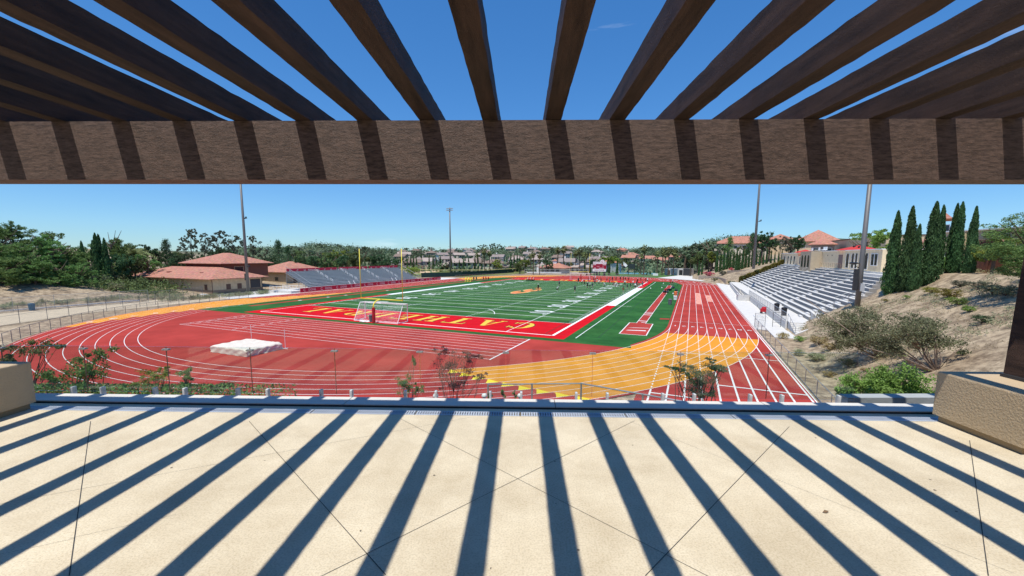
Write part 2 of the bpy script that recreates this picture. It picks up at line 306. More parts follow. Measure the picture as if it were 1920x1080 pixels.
stc(b,'patio_joints',mat('joint_dark',(.05,.05,.05)),False)
dr=root('trench_drain','long slotted metal drain set in the patio floor in front of the kerb','drain',field=False)
for k in range(-6,6):
    g=MB(); x0=k*1.02; g.box(x0,x0+1.01,3.842,3.856,-.02,.003); g.box(x0,x0+1.01,3.934,3.948,-.02,.003)
    for i in range(42): g.box(x0+.006+i*.024,x0+.018+i*.024,3.856,3.934,-.02,.002)
    g.obj('grate',mat('drain_grate',(.50,.54,.60),.5,.1,metal=.2),dr)
lf=MB(); c=unz(1547,961,0); lf.add([(c[0]-.02,c[1]-.005,.004),(c[0],c[1]-.012,.006),(c[0]+.022,c[1]-.002,.012),(c[0]+.004,c[1]+.012,.010)],[(0,1,2,3)]); tag(lf.obj('dry_leaf',mat('dead_leaf',(.16,.10,.05))),'small brown dry leaf lying on the sunlit patio floor','leaf')
lf=MB(); c=uny(640,998,2.15); c=unz(676,996,0); lf.add([(c[0]-.006,c[1],.003),(c[0],c[1]-.006,.003),(c[0]+.006,c[1],.005),(c[0],c[1]+.006,.004)],[(0,1,2,3)]); tag(lf.obj('twig_crumb',mat('dead_leaf2',(.10,.08,.05))),'tiny dark speck of bark on the patio floor at lower left','debris')
BY=3.29; PT=uny(960,225,BY)[2]; PB=uny(960,337,BY)[2]; SP=.478; RW=.118; RD=.142; BE=unz(960,345.5,PB)[1]
pg=root('pergola','dark brown timber pergola of parallel rafters on one deep beam','pergola',field=False)
def rough(mb,amp,seed,n=1):
    rg=random.Random(seed); mb.v=[(x+rg.uniform(-amp,amp),y,z+rg.uniform(-amp,amp)) for x,y,z in mb.v]
b=MB(); b.add([(-8,BY,PB),(8,BY,PB),(8,BE,PB),(-8,BE,PB),(-8,BY,PT),(8,BY,PT),(8,BY+.11,PT),(-8,BY+.11,PT)],[(0,3,2,1),(4,5,6,7),(0,1,5,4),(1,2,6,5),(2,3,7,6),(3,0,4,7)]); b.obj('beam',M_wood2,pg)
x_c=uny(919,225,BY)[0]
for k in range(-14,15):
    xc=x_c+k*SP+(.0 if k<0 else 0.); m=MB(); rg=random.Random(k+50); N=90; vs=[];fs=[]
    sec=[(-RW/2,0),(RW/2,0),(RW/2,RD),(-RW/2,RD)]
    ph=rg.uniform(0,9)
    for i in range(N+1):
        y=-3.6+(4.05+3.6)*i/N
        for j,(a,c) in enumerate(sec):
            e=.0035; dx=mnoise.noise(Vector((y*9+ph,j*7.3,k)))*e+mnoise.noise(Vector((y*40,j*3.3,k+9)))*.0022; dz=mnoise.noise(Vector((y*9+ph,j*5.1+3,k+4)))*e+mnoise.noise(Vector((y*45,j*3.1,k+19)))*.0022
            if j>=2 and rg.random()<.05: dz-=rg.uniform(.002,.007)
            vs.append((xc+a+dx,y,PT+.003+c+dz))
    for i in range(N):
        for j in range(4): fs.append((i*4+j,i*4+(j+1)%4,(i+1)*4+(j+1)%4,(i+1)*4+j))
    fs+= [(0,1,2,3),(N*4+3,N*4+2,N*4+1,N*4)]; m.add(vs,fs); m.obj('rafter',M_wood,pg)
m=MB(); m.box(-8,8,-4.08,-3.9,PT-.3,PT+.2); m.obj('ledger',M_wood,pg)
PLZ=.475
pb=unz(1879,706,PLZ)
for x0,x1 in ((pb[0],pb[0]+.30),(-pb[0]-1.6,-pb[0]-1.3)):
    m=MB(); m.add([(x0,pb[1]-.28,PLZ-.2),(x1,pb[1]-.28,PLZ-.2),(x1,pb[1],PLZ-.2),(x0,pb[1],PLZ-.2),(x0+.12,BE+.004,PT-.02),(x1+.12,BE+.004,PT-.02),(x1+.12,BE+.28,PT-.02),(x0+.12,BE+.28,PT-.02)],[(0,3,2,1),(4,5,6,7),(0,1,5,4),(1,2,6,5),(2,3,7,6),(3,0,4,7)]); p=m.obj('post',M_wood,pg)
    m=MB(); m.box(x0-.008,x1+.008,pb[1]-.29,pb[1]+.012,PLZ-.02,PLZ+.03); m.obj('post_shoe',M_dark,p)
def rbox(m,x0,x1,y0,y1,z0,z1,r=.02,n=3):
    # box with softened top rim
    def rect(i,z): return [(x0+i,y0+i,z),(x1-i,y0+i,z),(x1-i,y1-i,z),(x0+i,y1-i,z)]
    lv=[rect(0,z0)]+[rect(r*(1-math.cos(math.pi/2*t/n)),z1-r+r*math.sin(math.pi/2*t/n)) for t in range(n+1)]
    vs=[v for l in lv for v in l]; fs=[]
    for i in range(len(lv)-1):
        for k in range(4): fs.append((i*4+k,i*4+(k+1)%4,i*4+4+(k+1)%4,i*4+4+k))
    fs.append(tuple(len(vs)-4+k for k in range(4))); m.add(vs,fs)
def planter(label,x0,x1,y0,y1,ch):
    t=root('stucco_planter',label,'planter',(0,0,0),field=False)
    m=MB(); rbox(m,x0,x1,y0,y1,.06,PLZ,.018); m.obj('planter_wall',M_stucco,t)
    m=MB(); m.box(x0+.03,x1-.03,y0+.03,y1-.03,0,.06); m.obj('plinth',mat('tan_stucco_base',(.36,.26,.15),.9,.1,2,.5,50),t)
xr0=unz(1758,789,0)[0]
planter('square tan stucco planter block carrying the dark post at the right patio edge',xr0-.03,5.9,3.17,3.89,0)
planter('tan stucco planter block at the left end of the kerb',-6.6,-4.83,2.9,3.90,0)
m=MB(); a=uny(1590,746,4.42); m.add([(a[0],4.42,-.5),(6.5,4.42,-.5),(6.5,4.55,-.5),(a[0],4.55,-.5),(a[0],4.42,a[2]-.0),(6.5,4.42,a[2]+.05),(6.5,4.55,a[2]+.05),(a[0],4.55,a[2])],[(0,3,2,1),(4,5,6,7),(0,1,5,4),(1,2,6,5),(2,3,7,6),(3,0,4,7)])
tag(m.obj('low_concrete_wall',mat('grey_concrete',(.36,.38,.38),.85,.12,2,.3,30)),'low grey concrete wall between the kerb and the right planter, green bush behind','wall')
gr=root('glass_screen','low frameless glass screen of clear panes clamped together along the far side of the kerb','glass screen',(0,-.14,0),field=False)
GS=.925; gx0=uny(157,663,4.36)[0]; GT=uny(960,656,4.36)[2]
for k in range(-1,9):
    x0=gx0+k*GS; m=MB(); m.box(x0+.006,x0+GS-.006,4.494,4.506,.02,GT); p=m.obj('glass_pane',M_glass,gr)
    m=MB(); m.box(x0-.0006,x0+.0012,4.494,4.506,.02,GT); m.obj('pane_edge',mat('glass_edge',(.20,.12,.09),.3,.1),p)
    m=MB(); m.box(x0-.032,x0+.032,4.485,4.515,GT-.040,GT-.022); m.tube([(x0-.026,4.475,GT-.031),(x0-.026,4.525,GT-.031)],.007,8); m.tube([(x0+.026,4.475,GT-.031),(x0+.026,4.525,GT-.031)],.007,8); m.obj('pane_clamp',mat('clamp_steel',(.38,.37,.36),.4,.1,metal=.3),p)
    for f in (.16,.80):
        m=MB(); xx=x0+GS*f+.02; m.box(xx-.012,xx+.011,4.475,4.525,-.2,.068); m.obj('base_clamp',mat('clamp_grey',(.75,.75,.74),.45,.1,metal=.1),p)
for i,px in enumerate((817,908,975)):  # short white posts for the glass base clamps, none gives light
    t=root('clamp_post',order_label('white round-topped glass clamp post beyond the kerb',i,'three posts'),'light',uny(px,748,4.66),0,'white glass clamp posts beyond the kerb',False)
    m=MB(); m.lathe((0,0,-.5),[(.010,0),(.012,.50),(.016,.515)],10); m.obj('stem',M_whitep,t)
    m=MB(); m.lathe((0,0,0),[(.012,.01),(.030,.025),(.032,.045),(.022,.06),(.004,.066)],14); m.obj('cap',M_whitep,t,smooth=True)
t=root('house_wall','unseen tan stucco house wall added behind the patio to block sky light, with dark glazed doors','building',(0,-4.1,0),field=False); m=MB(); m.box(-16,16,-.4,0,0,6.5); m.obj('wall',M_stucco,t)  # out of view, added to cut sky light and deepen the patio shadows
for x in (-9,-4.5,0,4.5,9):
    m=MB(); m.box(x-1.2,x+1.2,0,.04,.05,2.5); d_=m.obj('door',M_glassd,t); m=MB(); m.box(x-1.28,x-1.2,0,.07,0,2.6); m.obj('frame',M_dark,d_); m=MB(); m.box(x+1.2,x+1.28,0,.07,0,2.6); m.obj('frame',M_dark,d_)
# ------------------------------------------------------------------ track and field (field frame)
CXF,Y0,Y1,RI,LW=24.38,12.66,97.06,36.47,1.067
xl=lambda k: CXF+RI+LW*k
b=MB(); b.box(CXF-RI-10.3,CXF+RI+9.95,-.6,112,-.3,0)
b.v=[]; b.f=[]
def stadium(r,z,n=72): return [(CXF+r*math.cos(R(t)),(Y1 if 0<=t<=180 else Y0)+r*math.sin(R(t)),z) for t in [i*180/n for i in range(n+1)]+[180+i*180/n for i in range(n+1)]]
b.add(stadium(46.35,0),[tuple(range(146))]); b.box(xl(0)-.8,xl(9)+.25,-26.5,Y0+6,-.3,-.002); stc(b,'running_track',M_red)
b=MB()   # exchange zones
for k in range(9):
    r0,r1=RI+LW*k,RI+LW*(k+1); a1=-54.4+1.2*k; a0=math.degrees(math.asin((7.2-Y0)/((r0+r1)/2)))
    b.ring(CXF,Y0,r0,r1,a1,0-0.001,.004,40) if 0 else None
    # right: arc clipped by the straight start line y=7.2
    n=40; v2=[];f2=[]
    for i in range(n+1):
        for rr in (r0,r1):
            aS=math.degrees(math.asin((7.2-Y0)/rr)); t=R(a1+(aS-a1)*i/n); v2.append((CXF+rr*math.cos(t),Y0+rr*math.sin(t),.004))
    for i in range(n): f2.append((2*i,2*i+1,2*i+3,2*i+2))
    b.add(v2,f2)
    b.ring(CXF,Y0,r0,r1,180.,197+3.5*k,.004,24); b.add([(CXF-r1,Y0,.004),(CXF-r0,Y0,.004),(CXF-r0,32.5-3.0*k,.004),(CXF-r1,32.5-3.0*k,.004)],[(0,1,2,3)]) if 32.5-3*k>Y0 else None
    b.ring(CXF,Y1,r0,r1,118-1.5*k,180,.004,40); b.add([(CXF-r1,Y1-8+k,.004),(CXF-r0,Y1-8+k,.004),(CXF-r0,Y1,.004),(CXF-r1,Y1,.004)],[(0,1,2,3)])
stc(b,'relay_zone',M_orange)
tri=[(49.85,-18.57),(51.26,-18.77),(52.67,-19.05),(54.05,-19.31),(55.41,-19.52),(56.84,-19.55)]
b=MB(); rad=3
for k in range(1,10):
    r=RI+LW*k; a=R(-54.4+1.2*(k-1)-.3); c=(CXF+(r-.0)*math.cos(a),Y0+(r-.0)*math.sin(a)); rd=(math.cos(a),math.sin(a)); tn=(-rd[1],rd[0])
    P=[(c[0]-rd[0]*0.02-tn[0]*.05,c[1]-rd[1]*.02-tn[1]*.05),(c[0]-rd[0]*.95+tn[0]*.35,c[1]-rd[1]*.95+tn[1]*.35),(c[0]+rd[0]*.0+tn[0]*.95,c[1]+rd[1]*.0+tn[1]*.95)]
    b.poly(P,.0125)
stc(b,'relay_triangles',mat('paint_yellow',(.88,.66,.02),.6,.05))
b=MB(); lw=.055; Z=.009
for k in range(10):
    r=RI+LW*k; w=lw if k else .06
    b.ring(CXF,Y0,r-w/2,r+w/2,180,360,Z,160); b.ring(CXF,Y1,r-w/2,r+w/2,0,180,Z,120)
    for x in (CXF+r,CXF-r): b.poly([(x-w/2,Y0),(x+w/2,Y0),(x+w/2,Y1),(x-w/2,Y1)],Z)
    x=CXF+r; hwidth=.05  # chute
    ysw=-1e9 if k==9 and 0 else (Y0-math.sqrt(max(0,46.07**2-(x-CXF)**2)) if x-CXF<46.07 else Y0)
    y=-26.0; b.poly([(x-.06,y),(x+.06,y),(x+.06,ysw-.15),(x-.06,ysw-.15)],Z+.002)
    y=ysw+.25
    while y<3 and k<9: b.poly([(x-.045,y),(x+.045,y),(x+.045,y+.32),(x-.045,y+.32)],Z+.002); y+=.72
    while y<Y0-1 and k<9: b.poly([(x-.03,y),(x+.03,y),(x+.03,y+1.1),(x-.03,y+1.1)],Z+.002); y+=1.1
for x0,x1,y,w in [(xl(0),xl(9)+.2,17.2,.04),(xl(0)-.5,xl(9),-2.95,.06),(xl(4),xl(9),-12.75,.09),(xl(0),xl(3),-16.4,.08),(xl(0),xl(9)+.2,98.6,.06),(xl(0),xl(9)+.2,102.5,.06)]: b.poly([(x0,y-w),(x1,y-w),(x1,y+w),(x0,y+w)],Z+.004)
b.poly([(xl(9)+.16,-26),(xl(9)+.24,-26),(xl(9)+.24,Y1),(xl(9)+.16,Y1)],Z)
# far staggered ticks
for k in range(9):
    for yy in (Y1+1.5+k*.6,): b.poly([(xl(k)+.2,yy),(xl(k+1)-.2,yy),(xl(k+1)-.2,yy+.25),(xl(k)+.2,yy+.25)],Z+.003)
    a=R(40-4*k); r=RI+LW*(k+.5); b.ring(CXF,Y1,r-.35,r+.35,40-4*k,41.2-4*k,Z+.003,4); b.ring(CXF,Y1,r-.35,r+.35,62-5*k,63.2-5*k,Z+.003,4)
# near straight sprint lanes in the D
b.poly([(47.1,-12.9),(47.25,-12.9),(47.25,-3.0),(47.1,-3.0)],Z+.003)
for i in range(9): y=-3.15-i*1.2; b.poly([(1.7+.06*i,y-.035),(47.1,y-.035),(47.1,y+.035),(1.7+.06*i,y+.035)],Z)
b.poly([(1.68,-3.1),(1.76,-3.1),(2.28,-12.8),(2.20,-12.8)],Z+.002)
for i in range(8):
    for q in range(2): x=3+q*9.14; y=-3.15-i*1.2; b.poly([(x,y-.9),(x+.12,y-.9),(x+.12,y-.3),(x,y-.3)],Z)
stc(b,'track_lines',M_white)
b=MB()
for k in range(9):
    me=text_mesh(str(k+1),1.5); add_mesh(b,me,Matrix.Translation((xl(k)+.53,13.3,.014))@Matrix.Rotation(math.pi,4,'Z')@Matrix.Diagonal((.8,.62,1,1)))
    r=RI+LW*(k+.5); a=R(197+3.4*k-4.5); add_mesh(b,text_mesh(str(k+1),1.5),Matrix.Translation((CXF+r*math.cos(a),Y0+r*math.sin(a),.014))@Matrix.Rotation(a,4,'Z')@Matrix.Diagonal((1.,1.,1,1)))
add_mesh(b,text_mesh('DONS',1.0),Matrix.Identity(4)) if 0 else None
stc(b,'lane_numbers',M_white)
b=MB(); bo=MB()
for (k,ya,yb,txt) in ((3,41.5,67.5,'CATHEDRAL'),(5,47.2,62,'DONS')):
    bo.poly([(xl(k)+.06,ya),(xl(k+1)-.06,ya),(xl(k+1)-.06,yb),(xl(k)+.06,yb)],.010)
    n=len(txt)
    for i,ch in enumerate(txt):
        me=text_mesh(ch,1.0); st=(yb-ya)/n; add_mesh(b,me,Matrix.Translation((xl(k)+.53,ya+st*(i+.5),.016))@Matrix.Rotation(math.pi*.5,4,'Z')@Matrix.Diagonal((st*.95,1.15,1,1)))
stc(bo,'lane_lettering_ground',mat('paint_salmon',(.78,.36,.26),.7,.12)); stc(b,'lane_lettering',mat('letter_rust',(.42,.15,.09),.7,.1))
# turf
def dpoly(): return [(-11.5,-2.6),(37.6,-2.75),(57.2,-3.0)]
b=MB(); pts=[(-11.9,-2.6),(24,-2.75),(57.9,-3.0)]+[(CXF+36.1*math.cos(R(t)),Y0+36.1*math.sin(R(t))) for t in (-23,-18,-12,-6,0)]+[(60.5,Y1),(CXF+36.1*math.cos(R(20)),Y1+36.1*math.sin(R(20))),(57,112.4),(-8.5,112.4),(-11.8,Y1),(-11.8,0)]
b.poly(pts,.006); stc(b,'turf',M_turf2)
b=MB(); b.poly([(0,9.144),(48.77,9.144),(48.77,100.58),(0,100.58)],.010); stc(b,'playing_field',M_turf)
b=MB(); W_=48.77
for x0,x1,y0,y1 in [(-1.75,W_+1.8,-1.62,0),(0,W_,0,9.144),(W_,W_+1.8,0,32),(-1.75,0,0,32),(W_,W_+1.8,77.72,109.73),(-1.75,0,77.72,109.73),(0,W_,100.58,109.73),(-1.75,W_+1.8,109.73,111.4)]: b.poly([(x0,y0),(x1,y0),(x1,y1),(x0,y1)],.010)
b.v=[(x,y,z+.0002*(i//4)*0) for i,(x,y,z) in enumerate(b.v)]
stc(b,'end_zones',M_turfred)
b=MB(); LZ=.016
def rc(x0,x1,y0,y1,z=LZ): b.poly([(x0,y0),(x1,y0),(x1,y1),(x0,y1)],z)
rc(W_+.0,W_+1.8,32,77.72,.012); rc(-1.75,0,32,77.72,.012)
rc(-.15,.0,0,109.73); rc(W_-.12,W_+.22,0,109.73); rc(0,W_-.12,-.12,.12); rc(0,W_-.12,109.6,109.85); rc(0,W_-.12,9.09,9.2); rc(0,W_-.12,100.5,100.62)
for i in range(1,20):
    y=9.144+4.572*i; rc(.0,W_-.12,y-.085,y+.085)
for i in range(1,100):
    y=9.144+.9144*i
    if i%5==0: continue
    for x in (.15,16.26-.3,W_-16.26-.3,W_-.12-.75): rc(x,x+.6,y-.06,y+.06)
for i in range(20):
    for x in (16.26,W_-16.26): y=9.144+4.572*i; rc(x-.05,x+.05,y-.3,y+.3,LZ+.002)
rc(51.55,51.65,-.4,110); rc(W_+1.8,53.4,31.95,32.05)
b.ring(24.38,9.1,11.4,11.52,20,50,LZ+.002,20); b.ring(24.38,9.1,11.4,11.52,130,160,LZ+.002,20)
b.add([(36.9+6,0.2,LZ+.003),(37.0+6,.2,LZ+.003),(42.7,16.,LZ+.003),(42.6,16.,LZ+.003)],[(0,1,2,3)]); rc(42.62,42.7,16,60,LZ+.001)
stc(b,'field_lines',mat('field_white',(.80,.82,.80),.7,.05))
b=MB(); rc(53.8,53.88,.9,110,.008); rc(44,53.8,.85,.93,.012); rc(47.6,47.7,.9,14,.018); stc(b,'soccer_lines',mat('black_line',(.012,.03,.015),.8,.1))
b=MB()
for i,t in enumerate(['10','20','30','40','50','40','30','20','10']):
    y=9.144*(i+2); me=text_mesh(t[0]+' '+t[1],2.6,0,.05)
    add_mesh(b,me,Matrix.Translation((W_-7.45,y,.020))@Matrix.Rotation(math.pi/2,4,'Z')@Matrix.Diagonal((1.15,1.75,1,1))); add_mesh(b,me,Matrix.Translation((7.45,y,.020))@Matrix.Rotation(-math.pi/2,4,'Z')@Matrix.Diagonal((1.15,1.75,1,1)))
    if i!=4:
        s=-1 if i<4 else 1
        for cx in (W_-6.6,6.6): yy=y+s*1.9; b.add([(cx-.25,yy,.02),(cx+.25,yy,.02),(cx,yy+s*.7,.02)],[(0,1,2)])
stc(b,'yard_numbers',mat('field_white',(.80,.82,.80)))
# serif end zone lettering, thick and thin strokes
def q(*r): return [[(r[0],r[1]),(r[2],r[1]),(r[2],r[3]),(r[0],r[3])]]
def cres(x0,x1,y0,y1,a0,a1,tk,th,n=22):
    o=[];cx,cy,rx,ry=(x0+x1)/2,(y0+y1)/2,(x1-x0)/2,(y1-y0)/2
    for i in range(n):
        ps=[]
        for k,t in enumerate((i/n,(i+1)/n)):
            a=R(a0+(a1-a0)*t); ww=th+(tk-th)*abs(math.cos(a))**1.5; c,s=math.cos(a),math.sin(a); ps.append(((cx+rx*c,cy+ry*s),(cx+(rx-ww)*c,cy+(ry-min(ww,th*1.0+.0))*s)))
        o.append([ps[0][0],ps[1][0],ps[1][1],ps[0][1]])
    return o
SER={'C':cres(0,.92,0,1,42,318,.26,.07)+q(.80,.70,.86,.95)+q(.80,.05,.86,.28),
 'A':[[(.40,1),(.56,1),(.92,.0),(.64,.0)],[(.40,1),(.47,1),(.16,0),(.08,0)]]+q(-.02,0,.26,.06)+q(.56,0,1.0,.06)+q(.24,.30,.66,.36),
 'T':q(.38,0,.62,1)+q(.02,.93,.98,1)+q(.02,.76,.07,.93)+q(.93,.76,.98,.93)+q(.26,0,.74,.06),
 'H':q(.10,0,.32,1)+q(.66,0,.88,1)+q(.32,.47,.66,.53)+q(0,0,.42,.06)+q(0,.94,.42,1)+q(.56,0,.98,.06)+q(.56,.94,.98,1),
 'E':q(.14,0,.36,1)+q(.02,.94,.86,1)+q(.02,0,.90,.06)+q(.36,.47,.70,.53)+q(.80,.76,.86,.94)+q(.84,.06,.90,.26)+q(.64,.36,.70,.64),
 'D':q(.12,0,.34,1)+cres(-.10,.96,0,1,-88,88,.24,.065)+q(.0,.94,.46,1)+q(0,0,.46,.06),
 'R':q(.12,0,.34,1)+cres(.02,.84,.46,1,-88,88,.22,.065)+q(0,.94,.44,1)+q(0,0,.46,.06)+[[(.42,.50),(.60,.50),(.98,0),(.72,0)]],
 'L':q(.14,0,.36,1)+q(.02,.94,.50,1)+q(.02,0,.90,.06)+q(.84,.06,.90,.28)}
by=MB(); bk=MB()
for zone in (0,1):
    for i,ch in enumerate('CATHEDRAL'):
        xs_=44.6-4.6*i; w,hh=3.5,4.5
        for pl in SER[ch]:
            if zone==0: f=lambda p:(xs_-p[0]*w,7.2-p[1]*hh)
            else: f=lambda p:(W_-xs_+p[0]*w,102.5+p[1]*hh)
            P=[f(p) for p in pl]; cx=sum(p[0] for p in P)/4; cy=sum(p[1] for p in P)/4
            by.poly(P,.022+.0004*len(by.f)*.1)
            G=.13; bk.poly([(p[0]+math.copysign(G,p[0]-cx),p[1]+math.copysign(G,p[1]-cy)) for p in P],.014+.0004*len(bk.f)*.03)
stc(by,'end_zone_lettering',mat('letter_gold',(.82,.50,.045),.7,.06)); stc(bk,'end_zone_lettering_outline',mat('letter_black',(.012,.008,.008),.8,.1))
# midfield interlocking C emblem
b=MB(); bb=MB()
for s,(cy,cx) in enumerate(((51.5,24.0),(58.0,24.7))):
    for pl in cres(-3.2,3.2,-3.4,3.4,40,320,2.3,1.9,26):
        P=[(cx+p[1]*.5,cy+(p[0])*1.25) for p in pl]; b.poly(P,.022+s*.003+.00002*len(b.f)); bb.poly([(cx+p[1]*.62,cy+p[0]*1.38) for p in pl],.018+.00002*len(bb.f))
for y in (46.3,63.4): b.poly([(23.2,y),(24.8,y),(24.6,y+2.2),(23.4,y+2.2)],.026)
stc(bb,'midfield_emblem_outline',mat('emblem_gold',(.62,.42,.12),.7,.1)); stc(b,'midfield_emblem',mat('emblem_orange',(.80,.22,.06),.7,.1))
# jump runways
b=MB()
for x0,x1,y0,y1 in [(56.45,57.65,13.35,93),(55.55,58.6,4.4,13.35),(-9.0,-7.8,4,98)]: b.poly([(x0,y0),(x1,y0),(x1,y1),(x0,y1)],.010)
stc(b,'jump_runway',M_red)
b=MB()
for x0,x1,y0,y1 in [(56.42,56.5,13.35,93),(57.6,57.68,13.35,93),(55.5,55.62,4.4,13.35),(58.53,58.65,4.4,13.35),(55.5,58.65,4.33,4.47),(55.5,56.5,13.3,13.42),(57.6,58.65,13.3,13.42),(56.5,57.6,24.0,24.5),(56.5,57.6,22.0,22.4),(56.5,57.6,25.4,25.6),(56.5,57.6,15.3,15.7),(57.0,57.6,14,14.25),
    (-8.7,-8.1,14,14.7),(-8.7,-8.1,21,21.7),(-8.7,-8.1,26,26.7),(-8.7,-8.1,40,40.7)]: b.poly([(x0,y0),(x1,y0),(x1,y1),(x0,y1)],.015)
b.poly([(55.9,7.0),(58.3,7.4),(58.2,7.9),(56.2,7.4)],.013); b.poly([(55.8,9.0),(58.4,9.6),(58.3,9.8),(56.6,9.4)],.013)
stc(b,'jump_runway_lines',mat('line_paint',(.78,.76,.72)))
b=MB(); b.poly([(59.1,18.2),(60.4,18.4),(60.4,19.6),(59.1,19.4)],.011); stc(b,'track_tab',M_red)
# ------------------------------------------------------------------ fences
def fence(label,pts,h,gap,zf=None,mesh=True,rad=.03,mid=False,post=None,cat='fence',name='chain_link_fence',bottom=True,field=True):
    c=pts[0]; r=root(name,label,cat,(c[0],c[1],c[2]),field=field); pm=post or M_steel
    loc=[Vector((p[0]-c[0],p[1]-c[1],p[2]-c[2])) for p in pts]; wm=MB(); uvs=[]; L0=0
    for a,bq in zip(loc[:-1],loc[1:]):
        l=(bq-a).length; n=max(1,round(l/gap))
        for i in range(n+ (1 if bq is loc[-1] else 0)):
            p=a.lerp(bq,i/n); m=MB(); m.tube([p+Vector((0,0,-.3)),p+Vector((0,0,h+.02))],rad,7); m.obj('post',pm,r)
        wm.add([a+Vector((0,0,.05)),bq+Vector((0,0,.05)),bq+Vector((0,0,h)),a+Vector((0,0,h))],[(0,1,2,3)]); uvs+=[(L0,0),(L0+l,0),(L0+l,h),(L0,h)]; L0+=l
    for zz,rf in ((h,.75),(h*.5,.55),(.06,.5)):
        if (zz==h*.5 and not mid) or (zz==.06 and not bottom): continue
        rm=MB(); rm.tube([q_+Vector((0,0,zz)) for q_ in loc],rad*rf,6); rm.obj('rail',pm,r)
    if mesh:
        o=wm.obj('wire_mesh',M_wire,r); u=o.data.uv_layers.new(name='UVMap')
        for i,x in enumerate(uvs): u.data[i].uv=x
    return r
fence('waist high chain link fence running along the outer right edge of the track',[(70.9,17,0),(70.85,-4,0),(70.87,-25,0)],1.15,2.9)
fence('short gate panel of chain link standing across the end of the right track fence',[(70.9,17,0),(72.1,17.2,0)],1.75,1.2,mid=True)
rr=46.75; arc=[(CXF+rr*math.cos(R(t)),Y0+rr*math.sin(R(t)),0) for t in range(179,244,5)]
fence('dark railed chain link fence curving round the left bend of the track',arc,1.15,2.4,post=M_plastic_g)
fence('tall chain link fence between the parking lot and the left bend',[(-15.5,-24.,0),(-19.5,-17.5,0),(-24,-7,0),(-27.5,4,0),(-30,9,0)],2.35,3.2,post=M_plastic_g,mid=True)
fence('tall grey post fence at the back of the parking lot below the pines',[(-34.5,-30,0),(-33,-12,0),(-31,0,0)],2.3,4.2)
arc=[(CXF+rr*math.cos(R(t)),Y1+rr*math.sin(R(t)),0) for t in range(60,181,8)]
fence('low chain link fence along the far bend of the track',arc,1.2,3.)
p1=gd(1090,719,13.2); p2=gd(1345,764,12.); p3=gd(1010,735,13.6)
fence('near chain link fence corner on the slope below the glass screen',[(p3[0]-2.,p3[1]+.2,p3[2]-1.25),(p1[0],p1[1],p1[2]-1.2),(p2[0],p2[1],p2[2]-1.2)],1.2,1.7)
# ------------------------------------------------------------------ goals, mats and gear
def goalpost(label,y,s):
    t=root('football_goalpost',label,'goalpost',(CXF,y,0),0 if s>0 else math.pi)
    m=MB(); m.tube([(0,-1.6,0),(0,-1.6,2.1)],.21,14); m.obj('padded_base',M_redp,t,smooth=False)
    m=MB(); pts=[(0,-1.6,1.9),(0,-1.6,2.3)]+[(0,-1.6+1.35*(1-math.cos(R(a))),2.3+.75*math.sin(R(a))) for a in range(10,91,10)]+[(0,0,3.05)]; m.tube(pts,.085,10); m.obj('gooseneck',M_yellow,t,smooth=True)
    m=MB(); m.tube([(-3.56,0,3.05),(3.56,0,3.05)],.07,10); m.obj('crossbar',M_yellow,t,smooth=True)
    for x in (-3.56,3.56):
        m=MB(); m.tube([(x,0,3.0),(x,0,9.9)],.045,8); u=m.obj('upright',M_yellow,t,smooth=True)
        m=MB(); m.add([(x,0,9.9),(x-.15*s,.0,9.75),(x-.32*s,.05,9.55),(x-.30*s,.05,9.68),(x-.05,.0,9.88)],[(0,1,2,3,4)]); m.obj('ribbon',mat('ribbon_purple',(.25,.15,.3)),u)
goalpost('yellow football goalpost with red padded base at the near end zone',0,1); goalpost('small distant yellow football goalpost at the far end zone',109.73,-1)
def soccer(label,x,y,w,s):
    t=root('soccer_goal',label,'soccer goal',(x,y,0),0 if s>0 else math.pi); f=MB(); H=2.44
    for q_ in (-w/2,w/2):
        f.tube([(q_,1.,0),(q_,1.,H)],.055,8); f.tube([(q_,1.,H),(q_,.1,H)],.04,6); f.tube([(q_,.1,H),(q_,-1.2,0)],.045,6); f.tube([(q_,1,0.05),(q_,-1.2,.05)],.045,6)
    f.tube([(-w/2,1.,H),(w/2,1.,H)],.055,8); f.tube([(-w/2,.1,H),(w/2,.1,H)],.035,6); f.tube([(-w/2,-1.2,.05),(w/2,-1.2,.05)],.045,6); f.obj('frame',M_whitep,t)
    n=MB(); uv=[]
    def qd(P,U): n.add(P,[(0,1,2,3)]); uv.extend(U)
    a=w/2; qd([(-a,.1,H),(a,.1,H),(a,-1.2,.05),(-a,-1.2,.05)],[(0,0),(w,0),(w,2.8),(0,2.8)]); qd([(-a,1,H),(a,1,H),(a,.1,H),(-a,.1,H)],[(0,0),(w,0),(w,.9),(0,.9)])
    for e in (-a,a): qd([(e,1,.05),(e,-1.2,.05),(e,.1,H),(e,1,H)],[(0,0),(2.2,0),(.9,H),(0,H)])
    o=n.obj('net',M_net,t); u=o.data.uv_layers.new(name='UVMap')
    for i,x_ in enumerate(uv): u.data[i].uv=x_
soccer('white framed soccer goal standing behind the near yellow goalpost',24.0,.25,7.4,1); soccer('distant white framed soccer goal below the far goalpost',CXF,110.5,7.4,-1)
def bin_(label,x,y,z=0,h=.95,r=.32,m_=None,lid=True,group=None,field=True):
    t=root('trash_can',label,'trash can',(x,y,z),0,group,field); m=MB(); m.lathe((0,0,0),[(r*.8,0),(r*.82,.05),(r,h*.9),(r*1.06,h*.9),(r*1.06,h*.96)],16); m.obj('body',m_ or M_plastic_g,t)
    if lid: m=MB(); m.lathe((0,0,h*.96),[(r*1.0,0),(r*.9,.08),(r*.4,.14),(.02,.15)],16); m.obj('lid',m_ or M_plastic_g,t)
bin_('dark grey trash can beside the padded base of the near goalpost',23.3,-.9)
